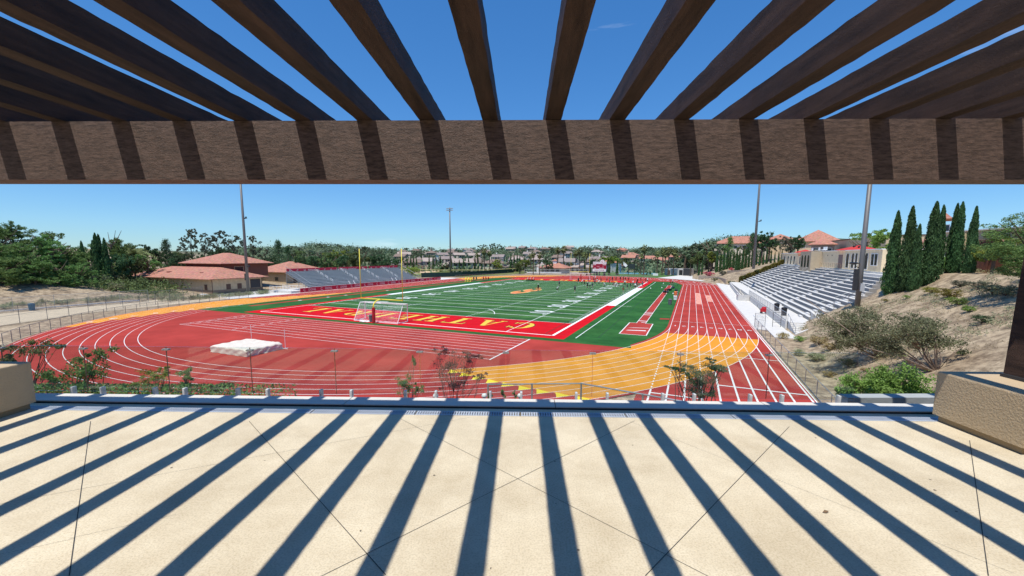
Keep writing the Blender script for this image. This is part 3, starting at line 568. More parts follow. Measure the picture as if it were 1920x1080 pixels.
q_=gz(695,607); t=root('sandbag',"white sandbag lying on the ground left of the near goalpost base",'sandbag',(22.4,-1.25,0)); m=MB()
for k,(dx,dy) in enumerate(((0,0),(.55,.15),(-.5,.1))): m.lathe((dx,dy,0),[(.30,0),(.36,.06),(.3,.14),(.12,.17)],12)
m.obj('bag',M_whitep,t,smooth=True)
# high jump mat
t=root('high_jump_mat','large square high jump mat under a wrinkled white cover','jump mat',(24.65,-19.15,0))
m=MB(); N=26; vs=[];fs=[]; a,b_,h=2.5,1.78,.68
def mz(u,v): return h+.05*mnoise.noise(Vector((u*3,v*3,1)))+.035*mnoise.noise(Vector((u*8,v*8,4)))-.10*sst((abs(u)-.86)/.14)-.06*sst((abs(v)-.88)/.12)+(.10 if u>.5 and v>.6 else 0)*mnoise.noise(Vector((u*9,v*9,8)))
for j in range(N+1):
    for i in range(N+1): u,v=i/N*2-1,j/N*2-1; vs.append((u*a,v*b_,mz(u,v)))
for j in range(N):
    for i in range(N): fs.append((j*(N+1)+i,j*(N+1)+i+1,(j+1)*(N+1)+i+1,(j+1)*(N+1)+i))
edge=[j for j in range(N+1)]+[(j)*(N+1)+N for j in range(1,N+1)]+[N*(N+1)+j for j in range(N-1,-1,-1)]+[j*(N+1) for j in range(N-1,0,-1)]
base=len(vs); K=5
for lv in range(1,K+1):
    for e,id_ in enumerate(edge):
        x,y,z=vs[id_]; f=1+.02*math.sin(lv*1.3+e)+.045*mnoise.noise(Vector((e*.33,lv*.5,2)))*(lv/K)+.012*lv/K; vs.append((x*f,y*f,z*(1-lv/K)+.02))
ne=len(edge)
for lv in range(K):
    for e in range(ne):
        A=edge[e] if lv==0 else base+(lv-1)*ne+e; B=edge[(e+1)%ne] if lv==0 else base+(lv-1)*ne+(e+1)%ne; fs.append((A,base+lv*ne+e,base+lv*ne+(e+1)%ne,B))
m.add(vs,fs); m.obj('cover',mat('mat_cover',(.70,.62,.52),.6,.14,2.5,.3,6),t,smooth=True)
m=MB(); m.box(-2.42,2.42,-1.7,1.7,0,.12); m.obj('foam_base',M_black,t)
for i,(x,y) in enumerate(((27.25,-17.15),(22.15,-16.95))):
    t=root('jump_standard',('white upright jump standard at the right corner of the mat','white upright jump standard behind the left part of the mat')[i],'jump standard',(x,y,0),0,'high jump standards'); m=MB(); m.tube([(0,0,0),(0,0,1.95)],.022,6); m.obj('upright',M_whitep,t); m=MB(); m.box(-.3,.3,-.04,.04,0,.03); m.box(-.04,.04,-.3,.3,0.03,.06); m.obj('foot',M_whitep,t)
# blocking sleds and practice gear on the far left
def sled(label,x,y,n,mc,rz=0,cat='blocking sled'):
    t=root('blocking_sled',label,cat,(x,y,0),rz); f=MB()
    for i in range(n):
        xx=i*.95; f.box(xx-.04,xx+.04,-.9,.5,.03,.10); f.bar((xx,-.5,.1),(xx,.3,.95),.07)
    f.box(0,(n-1)*.95,-.55,-.45,.10,.18); f.obj('sled_frame',M_dark if mc is not M_yellow else M_yellow,t)
    for i in range(n):
        p=MB(); p.tube([(i*.95,.38,.45),(i*.95,.42,.9),(i*.95,.40,1.45)],[.20,.26,.16],10); p.obj('pad',mc,t,smooth=True)
sled('yellow padded practice sled standing on the far left edge of the turf',-8.2,80.4,3,M_yellow,.2); 
sled('row of dark red blocking pads beside the far left sideline',-5.8,88.8,3,M_redp,.1); sled('low black and red sled farther along the left sideline',-9.2,86,3,M_black,.3)
t=root('tackle_wheel_rack','rack of three slanted white poles with black wheels near the far goal line','training rack',(8.6,95.4,0))
for i in range(3): m=MB(); m.bar((i*1.1,0,.3),(i*1.1+.5,0,1.5),.09); m.obj('pole',M_whitep,t); m=MB(); m.tube([(i*1.1,-.1,.3),(i*1.1,.1,.3)],.3,12); m.tube([(i*1.1+.5,-.1,.3),(i*1.1+.5,.1,.3)],.25,12); m.obj('wheel',M_black,t)
# gear pile beside the runway on the right
for i,(px,py,lab) in enumerate([(1248,549,'black gear bag lowest in the pile beside the runway'),(1255,545,'dark gear bag in the middle of the pile beside the runway'),(1262,541,'dark gear bag at the top of the pile beside the runway'),(1268,546,'black gear bag on the right of the pile by the track')]):
    p=gz(px,py); t=root('equipment_bag',lab,'gear bag',p,i*.6,'gear bags beside the jump runway'); m=MB(); m.tube([(-.7,0,.25),(-.5,0,.3),(.5,0,.3),(.7,0,.25)],[.14,.27,.27,.14],10); m.obj('bag',M_black if i%2 else mat('navy_cloth',(.03,.045,.07)),t,smooth=True); m=MB(); m.tube([(-.3,0,.5),(-.15,0,.66),(.15,0,.66),(.3,0,.5)],.03,5); m.obj('strap',M_dark,t)
    m=MB()
for i,(px,py,w_,lab) in enumerate([(1251,538,1.9,'grey folding bench behind the gear bags by the runway'),(1263,535,1.6,'grey folding bench farthest along by the runway')]):
    p=gz(px,py); t=root('folding_bench',lab,'bench',p,.5,'benches beside the jump runway'); m=MB(); m.box(-w_,w_,-.18,.18,.42,.46); m.obj('seat',M_steel,t)
    for sx_ in (-w_*.8,w_*.8): m=MB(); m.bar((sx_,-.2,0),(sx_,0,.42),.05); m.bar((sx_,.2,0),(sx_,0,.42),.05); m.obj('leg',M_dark,t)
p=gz(1266,562); t=root('water_cooler','orange water cooler on a white stand between the runway and the track','water cooler',p); m=MB(); m.lathe((0,0,.9),[(.25,0),(.30,.3),(.31,.75),(.2,.85)],14); m.obj('tank',mat('cooler_orange',(.75,.18,.05)),t); m=MB(); m.box(-.35,.35,-.35,.35,.5,.9); m.box(-.3,.3,-.3,.3,0,.5); m.obj('stand',M_whitep,t)
p=gz(1256,571); bin_('dark trash can standing on the turf between runway and track',p[0],p[1],h=1.0,r=.36)
for i,(px,py) in enumerate([(1244,532),(1241,540),(1220,541),(1262,551)]):
    p=gz(px,py); t=root('training_marker',order_label('small white training marker on the right turf',i,'four markers'),'marker',p,0,'white training markers'); m=MB(); m.lathe((0,0,0),[(.16,0),(.15,.03),(.05,.26),(.02,.3)],10); m.obj('cone',M_whitep,t)
# ------------------------------------------------------------------ light poles
def lpole(label,x,y,z,h,r0,r1,extras):
    t=root('light_pole',label,'light pole',(x,y,z)); m=MB(); m.tube([(0,0,-.5),(0,0,h*.5),(0,0,h)],[r0,(r0+r1)/2,r1],14); m.obj('pole',M_pole,t,smooth=True)
    for e in extras:
        k=e[0]; hz=e[1]; m=MB()
        if k=='arm': m.bar((0,0,hz),(e[2]*XF[0]*1.,e[2]*YF[0]*0,hz+.05),.10); m.box(e[2]-.35,e[2]+.15,-.2,.2,hz+.05,hz+.22); m.box(e[2]-.05,e[2]+.2,-.12,.12,hz+.25,hz+.45); m.obj('lamp_arm',M_dark,t)
        if k=='box': m.box(-r0-.34,-r0+.05,-.2,.2,hz,hz+e[2]); m.obj('control_box',M_dark,t)
        if k=='cross':
            m.bar((-1.6,0,hz),(1.6,0,hz),.14); m.bar((-1.3,0,hz-.7),(1.3,0,hz-.7),.14); m.obj('crossarm',M_dark,t)
            for q2 in range(5):
                for dz in (0,-.7): l=MB(); l.lathe((-1.4+.7*q2,-.2,hz+dz-.32),[(.05,.5),(.12,.42),(.26,.1),(.24,.06)],10); l.obj('floodlight',M_steel,t)
    return t
lpole('tall grey light pole on the left in front of the low tiled building',-29.4,18.3,0,27,.34,.2,[('arm',16.9,.9),('arm',6.2,.9),('box',3.2,1.5)])
lpole('distant tall light pole with two crossarms of floodlights behind the field',-35,114.3,0,29.6,.42,.22,[('cross',29.2),('box',4.,2.)])
p=ground(1416,495); lpole('slim tall light pole behind the far end of the concrete bleachers',77,74,6.5,27,.34,.18,[('arm',11,.8)])
pz=gx(1608,567,80.4)
t=root('light_pole','thick grey light pole in front of the cypresses with speaker and box','light pole',(80.4,pz[1],pz[2]-.4)); m=MB(); m.tube([(0,0,0),(0,0,4),(0,0,16)],[.27,.25,.20],16); m.obj('pole',M_pole,t,smooth=True)
gsc=np.linalg.norm(pz-FC)/F_PX  # metres per pixel at the pole
m=MB(); m.box(-.62,-.22,-.28,.10,1.75,4.15); m.obj('speaker_cabinet',M_dark,t); m=MB(); m.box(-.02,.36,-.46,-.22,1.7,2.55); m.obj('control_box',mat('light_grey_box',(.45,.47,.48),.5,.05),t)
m=MB(); m.bar((-.3,0,6.8),(.3,0,6.8),.06); m.bar((0,0,6.8),(-.75,-.05,6.85),.05); m.tube([(-.75,-.1,6.72),(-.95,-.2,6.65)],[.08,.11],10); m.tube([(-.4,-.1,6.66),(-.5,-.3,6.58)],[.08,.11],10); m.obj('floodlight_bracket',M_dark,t)
m=MB(); m.bar((-.25,0,4.3),(-.55,-.1,4.5),.06); m.lathe((-.75,-.1,4.62),[(.04,0),(.12,.02),(.48,.16),(.5,.2),(.3,.28),(.05,.30)],16); m.obj('horn_speaker',M_black,t,smooth=False)
# ------------------------------------------------------------------ right: walkway, concrete bleachers, stairs, terrace
b=MB(); b.box(70.75,74.15,14.5,112,-.3,.02); b.add([(70.75,17,.024),(74.15,12,.024),(78,11,.024),(74.1,17,.024)],[(0,1,2,3)]) if 0 else None; b.box(72.0,76.5,9.5,14.5,-.3,.02); stc(b,'walkway',M_conc)
st=root('concrete_bleachers','long concrete bleachers of stepped white rows along the right side of the track','bleachers',(74.15,17,0))
T_,RS,NR=.80,.40,14; YN,YF_=1.5,86.
m=MB(); m.box(0,.22,-.6,38,-.3,1.0); m.obj('front_wall',M_conc,st); m=MB(); m.box(.22,2.9,.0,YF_,-.3,.98); m.obj('lower_aisle',M_conc,st)
m=MB(); m.box(0,.22,55,YF_,-.3,1.0); m.obj('front_wall',M_conc,st)
M_riser=mat('concrete_rows',(.66,.65,.63),.85,.08,1.4,.2,30)
for k in range(NR):
    x0=2.9+k*T_; z=1.38+k*RS; y0=YN+(0 if k<6 else (k-6)*1.5); m=MB()
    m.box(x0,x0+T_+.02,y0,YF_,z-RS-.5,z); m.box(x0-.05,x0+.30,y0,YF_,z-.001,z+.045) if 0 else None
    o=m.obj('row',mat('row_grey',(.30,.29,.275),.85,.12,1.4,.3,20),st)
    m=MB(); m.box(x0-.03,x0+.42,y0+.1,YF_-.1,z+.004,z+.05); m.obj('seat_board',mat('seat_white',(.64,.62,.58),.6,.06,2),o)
    m=MB()
    for j,ya in enumerate((5.,19.5,34,48.5,63,77.5)):
        if ya<y0: continue
        m=MB(); m.box(x0-.38,x0-.045,ya-.65,ya+.65,z-RS,z-RS/2); m.obj('aisle_step',M_riser,o)
for j,ya in enumerate((5.,19.5,34,48.5,63,77.5)):
    for k in range(1,NR-1,3):
        x0=2.9+k*T_; z=1.38+k*RS
        if ya<YN+max(0,(k-6)*1.5): continue
        m=MB(); m.tube([(x0+.3,ya,z),(x0+.3,ya,z+.85),(x0+1.7,ya,z+1.55),(x0+1.7,ya,z+.7)],.022,6); m.obj('handrail',M_steel,st)
# front railing above the wall
m=MB(); m.tube([(.11,-.4,2.05),(.11,37.9,2.05)],.03,6); m.obj('handrail',M_steel,st); m=MB(); m.tube([(.11,-.4,1.12),(.11,37.9,1.12)],.025,6); m.obj('handrail',M_steel,st)
for i in range(64): m=MB(); m.tube([(.11,-.4+i*.608,1.0),(.11,-.4+i*.608,2.05)],.016 if i%4 else .028,5); m.obj('baluster',M_steel,st)
# near end stairs and side walls
t=root('concrete_stairs','flight of concrete steps climbing to the near end of the bleachers','stairs',(74.2,12.0,0)); m=MB()
for i in range(7): m.box(.25,2.6,i*.62,i*.62+.66 if i<6 else 5.0,-.3,.14*(i+1)+.0)
m.obj('steps',M_conc,t)
for xx in (0.2,):
    m=MB(); m.tube([(xx,-.1,0),(xx,-.1,.9),(xx,4.4,1.95),(xx,4.4,1.0)],.03,6); m.obj('handrail',M_steel,t); m=MB(); m.tube([(xx,1.2,.2),(xx,1.2,1.2)],.02,6); m.tube([(xx,2.8,.6),(xx,2.8,1.6)],.02,6); m.obj('rail_post',M_steel,t)
t=root('sloping_wall','sloping concrete retaining wall rising to the right beside the bleacher stairs','wall',(74.4,11.6,0)); m=MB()
def wl(P,th=.25):
    for (a,c) in zip(P[:-1],P[1:]):
        d=Vector((c[0]-a[0],c[1]-a[1],0)).normalized(); n=Vector((-d.y,d.x,0))*th/2
        m.add([(a[0]-n.x,a[1]-n.y,-.5),(c[0]-n.x,c[1]-n.y,-.5),(c[0]+n.x,c[1]+n.y,-.5),(a[0]+n.x,a[1]+n.y,-.5),(a[0]-n.x,a[1]-n.y,a[2]),(c[0]-n.x,c[1]-n.y,c[2]),(c[0]+n.x,c[1]+n.y,c[2]),(a[0]+n.x,a[1]+n.y,a[2])],[(0,3,2,1),(4,5,6,7),(0,1,5,4),(1,2,6,5),(2,3,7,6),(3,0,4,7)])
wl([(0,0,.25),(3.3,2.4,1.35),(2.95,7,2.1)]); m.obj('wall',M_conc,t)
m=MB(); m.tube([(3.1,7,2.2),(3.3,4.6,2.0),(5.,6.3,3.6),(8,7.3,5.2)],.025,6); m.obj('side_rail',M_steel,t)
for (a,c,d) in ((3.3,4.6,1.1),(4.1,5.4,1.6),(5.,6.3,2.4),(6.5,6.8,3.2),(8,7.3,4.)): m=MB(); m.tube([(a,c,d),(a,c,d+1.2)],.022,6); m.obj('rail_post',M_steel,t)
# stair bay in the middle of the wall
t=root('stair_bay','boxed concrete stair bay projecting from the bleacher wall toward the track','stairs',(72.0,52,0)); m=MB(); m.box(0,2.1,0,.22,-.2,1.25); m.box(0,.2,.22,3.2,-.2,1.25); m.obj('side_wall',M_conc,t); m=MB()
for i in range(6): m.box(.2+i*.32,2.1,.24,3.0,-.1,.16*(i+1))
m.obj('steps',M_conc,t); m=MB(); m.tube([(0.1,.1,0),(0.1,.1,2.1),(.6,.1,2.3),(.6,.1,1.2)],.03,6); m.obj('handrail',M_steel,t)
t=root('walkway_ramp','grey concrete ramp with low walls beyond the stair bay','ramp',(74.2,60,0)); m=MB(); m.add([(0,0,-.1),(1.7,0,-.1),(1.7,40,-.1),(0,40,-.1),(0,0,.1),(1.7,0,.1),(1.7,40,1.2),(0,40,1.2)],[(0,3,2,1),(4,5,6,7),(0,1,5,4),(1,2,6,5),(2,3,7,6),(3,0,4,7)]); m.obj('slab',M_conc,t); m=MB(); m.add([(-1.6,-6,0),(-1.4,-6,0),(-.2,36,0),(-.4,36,0),(-1.6,-6,1.0),(-1.4,-6,1.0),(-.2,36,1.1),(-.4,36,1.1)],[(0,3,2,1),(4,5,6,7),(0,1,5,4),(1,2,6,5),(2,3,7,6),(3,0,4,7)]); m.obj('low_wall',M_conc,t)
for i,(px,py,lb) in enumerate([(1448,574,'dark trash can by the bleacher railing, farther of the two'),(1463,583,'dark trash can by the bleacher railing, nearer of the two')]):
    p=gz(px,py+8,1.0); bin_(lb,75.0,p[1],1.0,h=1.05,r=.36,m_=M_black,group='trash cans at the bleacher railing')
p=gz(1428,588); t=root('utility_cart','small red cart beside folded frames on the walkway below the bleacher wall','cart',(p[0]+.3,p[1],.02)); m=MB(); m.box(-.5,.5,-.35,.35,.3,.8); m.lathe((0,0,.8),[(.4,0),(.3,.25),(.05,.32)],10); m.obj('body',M_redp,t)
for q1 in (-.35,.35):
    for q2 in (-.36,.36): m=MB(); m.tube([(q1,q2-.04,.16),(q1,q2+.04,.16)],.16,12); m.obj('wheel',M_black,t)
m=MB(); m.tube([(-.5,0,.5),(-.95,0,1.1),(-.95,.0,1.4)],.03,6); m.obj('handle',M_dark,t)
p=gz(1426,594); t=root('folded_frame','white folded metal frame lying on the walkway beside the red cart','frame',(p[0],p[1],.02)); m=MB(); m.box(-.9,.9,-.6,-.5,.05,.12); m.box(-.9,.9,.5,.6,.05,.12); m.box(-.9,-.8,-.5,.5,.05,.12); m.box(.8,.9,-.5,.5,.05,.12); m.obj('frame',M_whitep,t)
t=root('wire_gate','pair of tall dark wire gate panels standing near the bleacher stairs','gate',(73.0,17.6,0.02)); m=MB(); 
for x in (0,.9): m.tube([(x,0,0),(x,0.1,1.9)],.03,6)
m.tube([(0,.1,1.9),(.9,.1,1.9)],.025,6); m.tube([(0,0.03,.6),(.9,0.03,.6)],.02,6); m.obj('frame',M_dark,t); m=MB(); m.tube([(.0,.05,.9),(.9,.05,.9)],.02,6); m.obj('gate_rail',M_dark,t)
# ---- building generator
def windowset(t,face,c0,along,zz,n,w,h,gap,dark=M_glassd,frame=None,arch=False,name='window'):
    pass
def opening(t,p,ux,w,h,name='window',m_=None,arch=False,depth=.06,framem=None):
    # p = lower centre on the wall face, ux = unit vector along the wall (x,y), outward normal = rotate -90
    nx_,ny_=ux[1],-ux[0]; m=MB(); pts=[(-w/2,0),(w/2,0)]
    if arch: pts+=[(w/2*math.cos(R(a)),h-w/2+w/2*math.sin(R(a))) for a in range(0,181,20)]
    else: pts+=[(w/2,h),(-w/2,h)]
    n=len(pts); F=lambda a,z,o:(p[0]+ux[0]*a+nx_*o,p[1]+ux[1]*a+ny_*o,p[2]+z)
    m.add([F(a,z,.03) for a,z in pts]+[F(a,z,-.05) for a,z in pts],[tuple(range(n)),tuple(range(n,2*n))[::-1]]+[(i,i+n,(i+1)%n+n,(i+1)%n) for i in range(n)]); o=m.obj(name,m_ or M_glassd,t)
    if framem:
        m=MB(); g=.10
        for (a0,a1,z0,z1) in ((-w/2-g,-w/2,0,h),(w/2,w/2+g,0,h),(-w/2-g,w/2+g,-g,0))+(() if arch else ((-w/2-g,w/2+g,h,h+g),)):
            P=[F(a0,z0,.05),F(a1,z0,.05),F(a1,z1,.05),F(a0,z1,.05)]; Q=[F(a0,z0,-.02),F(a1,z0,-.02),F(a1,z1,-.02),F(a0,z1,-.02)]
            m.add(P+Q,[(0,1,2,3),(7,6,5,4),(0,4,5,1),(1,5,6,2),(2,6,7,3),(3,7,4,0)])
        m.obj('frame',framem,o)
    return o
def hip(mb,x0,x1,y0,y1,z,h,ov=.8,th=.14):
    x0-=ov;x1+=ov;y0-=ov;y1+=ov; w=min(x1-x0,y1-y0)/2
    if x1-x0>=y1-y0: r=[(x0+w,(y0+y1)/2),(x1-w,(y0+y1)/2)]
    else: r=[((x0+x1)/2,y0+w),((x0+x1)/2,y1-w)]
    B=[(x0,y0),(x1,y0),(x1,y1),(x0,y1)]; v=[(a,c,z-th) for a,c in B]+[(a,c,z) for a,c in B]+[(a,c,z+h) for a,c in r]
    f=[(3,2,1,0)]+[(i,(i+1)%4,4+(i+1)%4,4+i) for i in range(4)]
    if x1-x0>=y1-y0: f+=[(4,5,9,8),(5,6,9),(6,7,8,9),(7,4,8)]
    else: f+=[(4,5,8),(5,6,9,8),(6,7,9),(7,4,8,9)]
    mb.add(v,f)
def gable(mb,x0,x1,y0,y1,z,h,ov=.5,th=.14):
    x0-=ov;x1+=ov;y0-=ov;y1+=ov
    if x1-x0>=y1-y0: c=(y0+y1)/2; mb.add([(x0,y0,z),(x1,y0,z),(x1,y1,z),(x0,y1,z),(x0,c,z+h),(x1,c,z+h)],[(0,1,5,4),(2,3,4,5),(0,4,3),(1,2,5),(3,2,1,0)])
    else: c=(x0+x1)/2; mb.add([(x0,y0,z),(x1,y0,z),(x1,y1,z),(x0,y1,z),(c,y0,z+h),(c,y1,z+h)],[(0,4,5,3),(1,2,5,4),(0,1,4),(2,3,5),(3,2,1,0)])
# left low tiled building with an upper storey
t=root('field_house','tan block building with red tiled roof and raised upper storey left of the field','building',(-36.5,14.9,0))
m=MB(); m.box(-32,0,0,12,-.3,3.45); m.obj('wall',M_wall,t); m=MB(); hip(m,-32,0,0,12,3.5,2.4,1.1); rf=m.obj('roof',M_tile,t)
m=MB(); m.box(-32.05,.05,-.04,12.04,0,.9); m.obj('wall_base',mat('wall_base_brown',(.26,.19,.13),.9,.1,2),t)
for (x,y) in ((-20,1.8),(-7.5,2.2)): m=MB(); m.box(x-.5,x+.5,y,y+.9,3.9,4.75); m.obj('roof_vent',mat('rust_vent',(.18,.05,.04)),rf)
for x,y in ((.02,-.02),(-27,-.08),(-31.9,-.02),(.05,11.9)): m=MB(); m.tube([(x,y,0),(x,y,3.5)],.07,6); m.obj('downpipe',M_brown,t)
for x in (-21.5,-19.6,-17.6): opening(t,(x,0,1.0),(1,0),.9,1.6,framem=M_brown)
opening(t,(-2.3,0,.05),(1,0),1.0,2.1,'door',M_brown)
for y in (3.6,6.2): opening(t,(0,y,.05),(0,1),1.05,2.1,'door',M_brown)
opening(t,(0,10.2,.7),(0,1),2.4,2.2,'serving_hatch',M_dark,framem=M_brown)
m=MB(); m.box(-13.5,3.2 if 0 else -8.4+4,5.6,20,3.4,6.4); 
m=MB(); ux0,ux1,uy0,uy1=-51.0+36.5+1,-44.9+36.5-.8+4.2,20.3-14.9+.5,34-14.9; 
c1=gz(397,494,6.8); c2=gz(331,494,6.8); c3=gz(500,493,6.8)
# the upper storey is square to the lower one
m=MB(); m.box(-22,-7.,7,19,3.4,6.75); m.obj('upper_wall',mat('dark_red_wall',(.20,.075,.05),.85,.1,2),t); m=MB(); hip(m,-22,-7,7,19,6.8,2.6,1.1); m.obj('upper_roof',M_tile,t)
opening(t,(-7,11,4.6),(0,1),2.2,1.3,framem=M_wall)
t=root('equipment_building','tan building with a pale red tiled roof behind the left bleachers','building',(-47,42,0)); m=MB(); m.box(-14,0,0,15,-.3,3.9); m.obj('wall',M_wall,t); m=MB(); hip(m,-14,0,0,15,3.9,3.0,1.0); m.obj('roof',M_tile,t); opening(t,(0,3,.05),(0,1),1.1,2.1,'door',M_brown); opening(t,(-4,0,1.2),(1,0),1.4,1.1)
# left aluminium bleachers
t=root('metal_bleachers','silver metal bleachers with dark red banners on the left side of the field','bleachers',(-24.6,31,0)); Lb=45.
for k in range(12):
    x=-k*.72; z=.95+k*.33
    m=MB(); m.box(x-.28,x,0,Lb,z+.02,z+.07); m.obj('seat_plank',mat('aluminium_plank',(.55,.58,.59),.6,.08,metal=.1),t); m=MB(); m.box(x-.72,x-.30,0,Lb,z-.40,z-.36); m.box(x-.33,x-.29,0,Lb,z-.36,z-.02); m.obj('foot_plank',mat('aluminium_dull',(.42,.45,.46),.6,.1,metal=.1),t)
for y in np.linspace(0,Lb,9):
    m=MB(); m.bar((.2,y,0),(.2,y,.6),.08); m.bar((-8.2,y,0),(-8.2,y,4.4),.1); m.bar((.2,y,.45),(-8.3,y,4.25),.08); m.bar((-4,y,0),(-4,y,2.5),.08); m.bar((.2,y,.1),(-8.2,y,3.4),.05); m.obj('support_frame',M_steel,t)
for y in (9,18,27,36):
    for k in range(4): x=-1.8-k*1.75; z=1.5+k*.8; m=MB(); m.tube([(x,y,z-.2),(x,y,z+.75),(x-1.1,y,z+1.25),(x-1.1,y,z+.3)],.035,6); m.tube([(x,y,z+.4),(x-1.1,y,z+.9)],.025,5); m.obj('aisle_rail',M_whitep,t)
for y in (-.05,Lb+.05):
    m=MB(); m.tube([(.4,y,1.9),(-8.3,y,6.)],.045,6); m.tube([(.4,y,.9),(-8.3,y,4.9)],.035,6); 
    for k in range(8): m.tube([(.4-k*1.2,y,.4+k*.55),(.4-k*1.2,y,1.9+k*.565)],.025,5)
    m.obj('end_guard_rail',M_steel,t)
m=MB(); m.tube([(.6,0,1.75),(.6,Lb,1.75)],.035,6); m.tube([(.6,0,.7),(.6,Lb,.7)],.035,6); 
for i in range(24): m.tube([(.6,i*Lb/23,0),(.6,i*Lb/23,1.75)],.025,5)
m.obj('front_guard_rail',M_steel,t)
for y in (13,31):
    for s_ in (-1,1): m=MB(); m.bar((2.0,y+s_*.9,.1),(.6,y+s_*.9,1.9),.10); m.obj('stair_rail',M_whitep,t)
for i,(ya,yb) in enumerate(((.3,17),(17.8,29.5),(30.4,44.6))):
    m=MB(); m.box(-8.55,-8.45,ya,yb,4.15,5.4); bn=m.obj('banner',M_maroon,t); n=int((yb-ya)/2.1)
    lt=MB()
    for j in range(n):
        tx=[['H','C','H','DONS','H','C','H','C'],['CATHEDRAL','C','CATHOLIC','','',''],['H','C','H','DONS','H','C','H']][i][j%7 if i!=1 else j%6]
        if i==1 and j%2: continue
        if not tx: continue
        me=text_mesh(tx,.85 if len(tx)<5 else .72,0,.01); add_mesh(lt,me,Matrix.Translation((-8.43,ya+1.+j*(yb-ya-1)/n,4.75))@Matrix.Rotation(math.pi/2,4,'Z')@Matrix.Rotation(math.pi/2,4,'X'))
    lt.obj('banner_lettering',M_creamt,bn)
t=root('field_banner','long dark red banner with cream lettering on the low fence before the left bleachers','banner',(-22.2,26,0))
for i in range(12):
    y0=i*5.05; m=MB(); m.box(-.03,.03,y0,y0+5.0,.05,1.10); bn=m.obj('banner_panel',M_maroon,t); lt=MB()
    for tx,o in (('C',1.2),('DONS',3.4)): add_mesh(lt,text_mesh(tx,.78 if tx=='DONS' else .9,0,.01),Matrix.Translation((.045,y0+o,.58))@Matrix.Rotation(math.pi/2,4,'Z')@Matrix.Rotation(math.pi/2,4,'X'))
    lt.obj('lettering',M_creamt,bn)
b=MB(); b.add([(-22.7,10,.004),(-21.9,24,.004),(-21.9,100,.004),(-34,100,.004),(-36,14,.004)],[(0,1,2,3,4)]); stc(b,'bleacher_apron',M_conc)
t=root('access_ramp','white railed access ramp at the near end of the left bleachers','ramp',(-26.2,24.2,0)); m=MB(); m.box(-4,3.2,0,3.4,0,.5); m.obj('ramp_slab',M_conc,t)
for y in (0,3.4):
    m=MB(); m.tube([(-4,y,1.5),(3.2,y,1.5)],.04,6); m.tube([(-4,y,1.),(3.2,y,1.)],.03,6)
    for i in range(7): m.tube([(-4+i*1.2,y,.2),(-4+i*1.2,y,1.5)],.03,5)
    m.obj('ramp_rail',M_whitep,t)
# parking lot, kerb walls
b=MB(); b.poly([(-18,-30),(-14.6,-27),(-22.0,-12),(-23.4,4),(-23.6,12),(-36,13),(-34,-2),(-34.8,-30)],-.02); stc(b,'parking_lot',mat('pale_asphalt',(.52,.43,.30),.9,.12,.6,.2,20))
m=MB(); m.box(-.15,.15,0,30,0,.32); t=root('kerb_wall','low white kerb wall at the back of the parking lot','wall',(-34.3,-30,0)); m.obj('kerb_wall',M_whitep,t)
bin_('blue grey lidded trash can at the back edge of the parking lot',-33.4,-14.5,m_=M_blue,h=1.1,r=.4)
t=root('picnic_table','small white picnic table beside the tall grass in front of the field house','table',(-30.6,9.5,0)); m=MB(); m.box(-.9,.9,-.4,.4,.70,.75); m.obj('tabletop',M_whitep,t)
for s_ in (-.75,.75): m=MB(); m.box(-.9,.9,s_-.14,s_+.14,.42,.46); m.obj('bench',M_whitep,t)
m=MB(); m.bar((-.6,-.7,0),(-.6,.0,.72),.07); m.bar((-.6,.7,0),(-.6,0,.72),.07); m.bar((.6,-.7,0),(.6,.0,.72),.07); m.bar((.6,.7,0),(.6,0,.72),.07); m.obj('leg_frame',M_whitep,t)
# ---- clubhouse on the terrace
t=root('grandstand_building','long cream building with arched windows at the top of the concrete bleachers','building',(88.5,33,6.9))
zb,yt=-.5,3.25
M_cream=mat('cream_block',(.82,.66,.42),.9,.1,1.5,.3,8); m=MB(); m.box(0,9,0,42.5,zb,yt); m.obj('wall',M_cream,t); m=MB(); m.box(-.12,.3,0,42.5,yt,yt+.14); m.box(.3,9,0,42.5,yt,yt+.06); m.obj('coping',M_whitep,t)
m=MB(); m.box(0,3,53.4,75.5,zb,yt-.25); m.obj('pavilion_wall',M_cream,t); m=MB(); m.box(-.12,3.1,53.3,75.6,yt-.25,yt-.08); m.obj('pavilion_coping',M_whitep,t)
m=MB(); m.box(0,9,42.5,53.4,zb,yt-.9); m.obj('link_wall',M_cream,t)
m=MB(); m.box(-2.0,0,31,40.6,-1.4,yt+.1); m.obj('bay_wall',mat('grey_tan_bay',(.44,.36,.25),.9,.1,2),t)
for y in (33.,35.8,38.6): opening(t,(-2.,y,-.2),(0,-1),1.5,2.7,'arched_opening',M_glassd,True)
for y in (57.5,61.5,65.5,70.5): opening(t,(0,y,.1),(0,-1),1.7,2.2,'arched_window',M_glassd,True,framem=M_whitep)
opening(t,(0,48,.3),(0,-1),7,1.7,'dark_opening',mat('opening_shade',(.10,.10,.11),.6,.1))  # dark plate painted for the shade inside an opening
opening(t,(0,18.7,0),(0,-1),2.4,2.55,'door',mat('mauve_door',(.22,.14,.12),.6,.05)); 
for y,w in ((14.8,1.5),(12.1,1.2),(10.4,1.0),(5.9,1.2)): opening(t,(0,y,.25),(0,-1),w,2.5,'arched_window',M_glassd,True,framem=M_whitep)
for y in (2.1,3.4): opening(t,(0,y,.9),(0,-1),1.1,1.7,'window',M_glassd,framem=M_whitep)
for y in (24,27): opening(t,(0,y,2.3),(0,-1),.35,.25,'wall_lamp',M_brown)
m=MB(); 
for i in range(12): m.tube([(-.9,15+i*1.2,-.2),(-.9,15+i*1.2,.9)],.025,5)
m.tube([(-.9,15,.9),(-.9,28.2,.9)],.03,6); m.obj('terrace_rail',mat('tan_rail',(.35,.25,.16)),t)
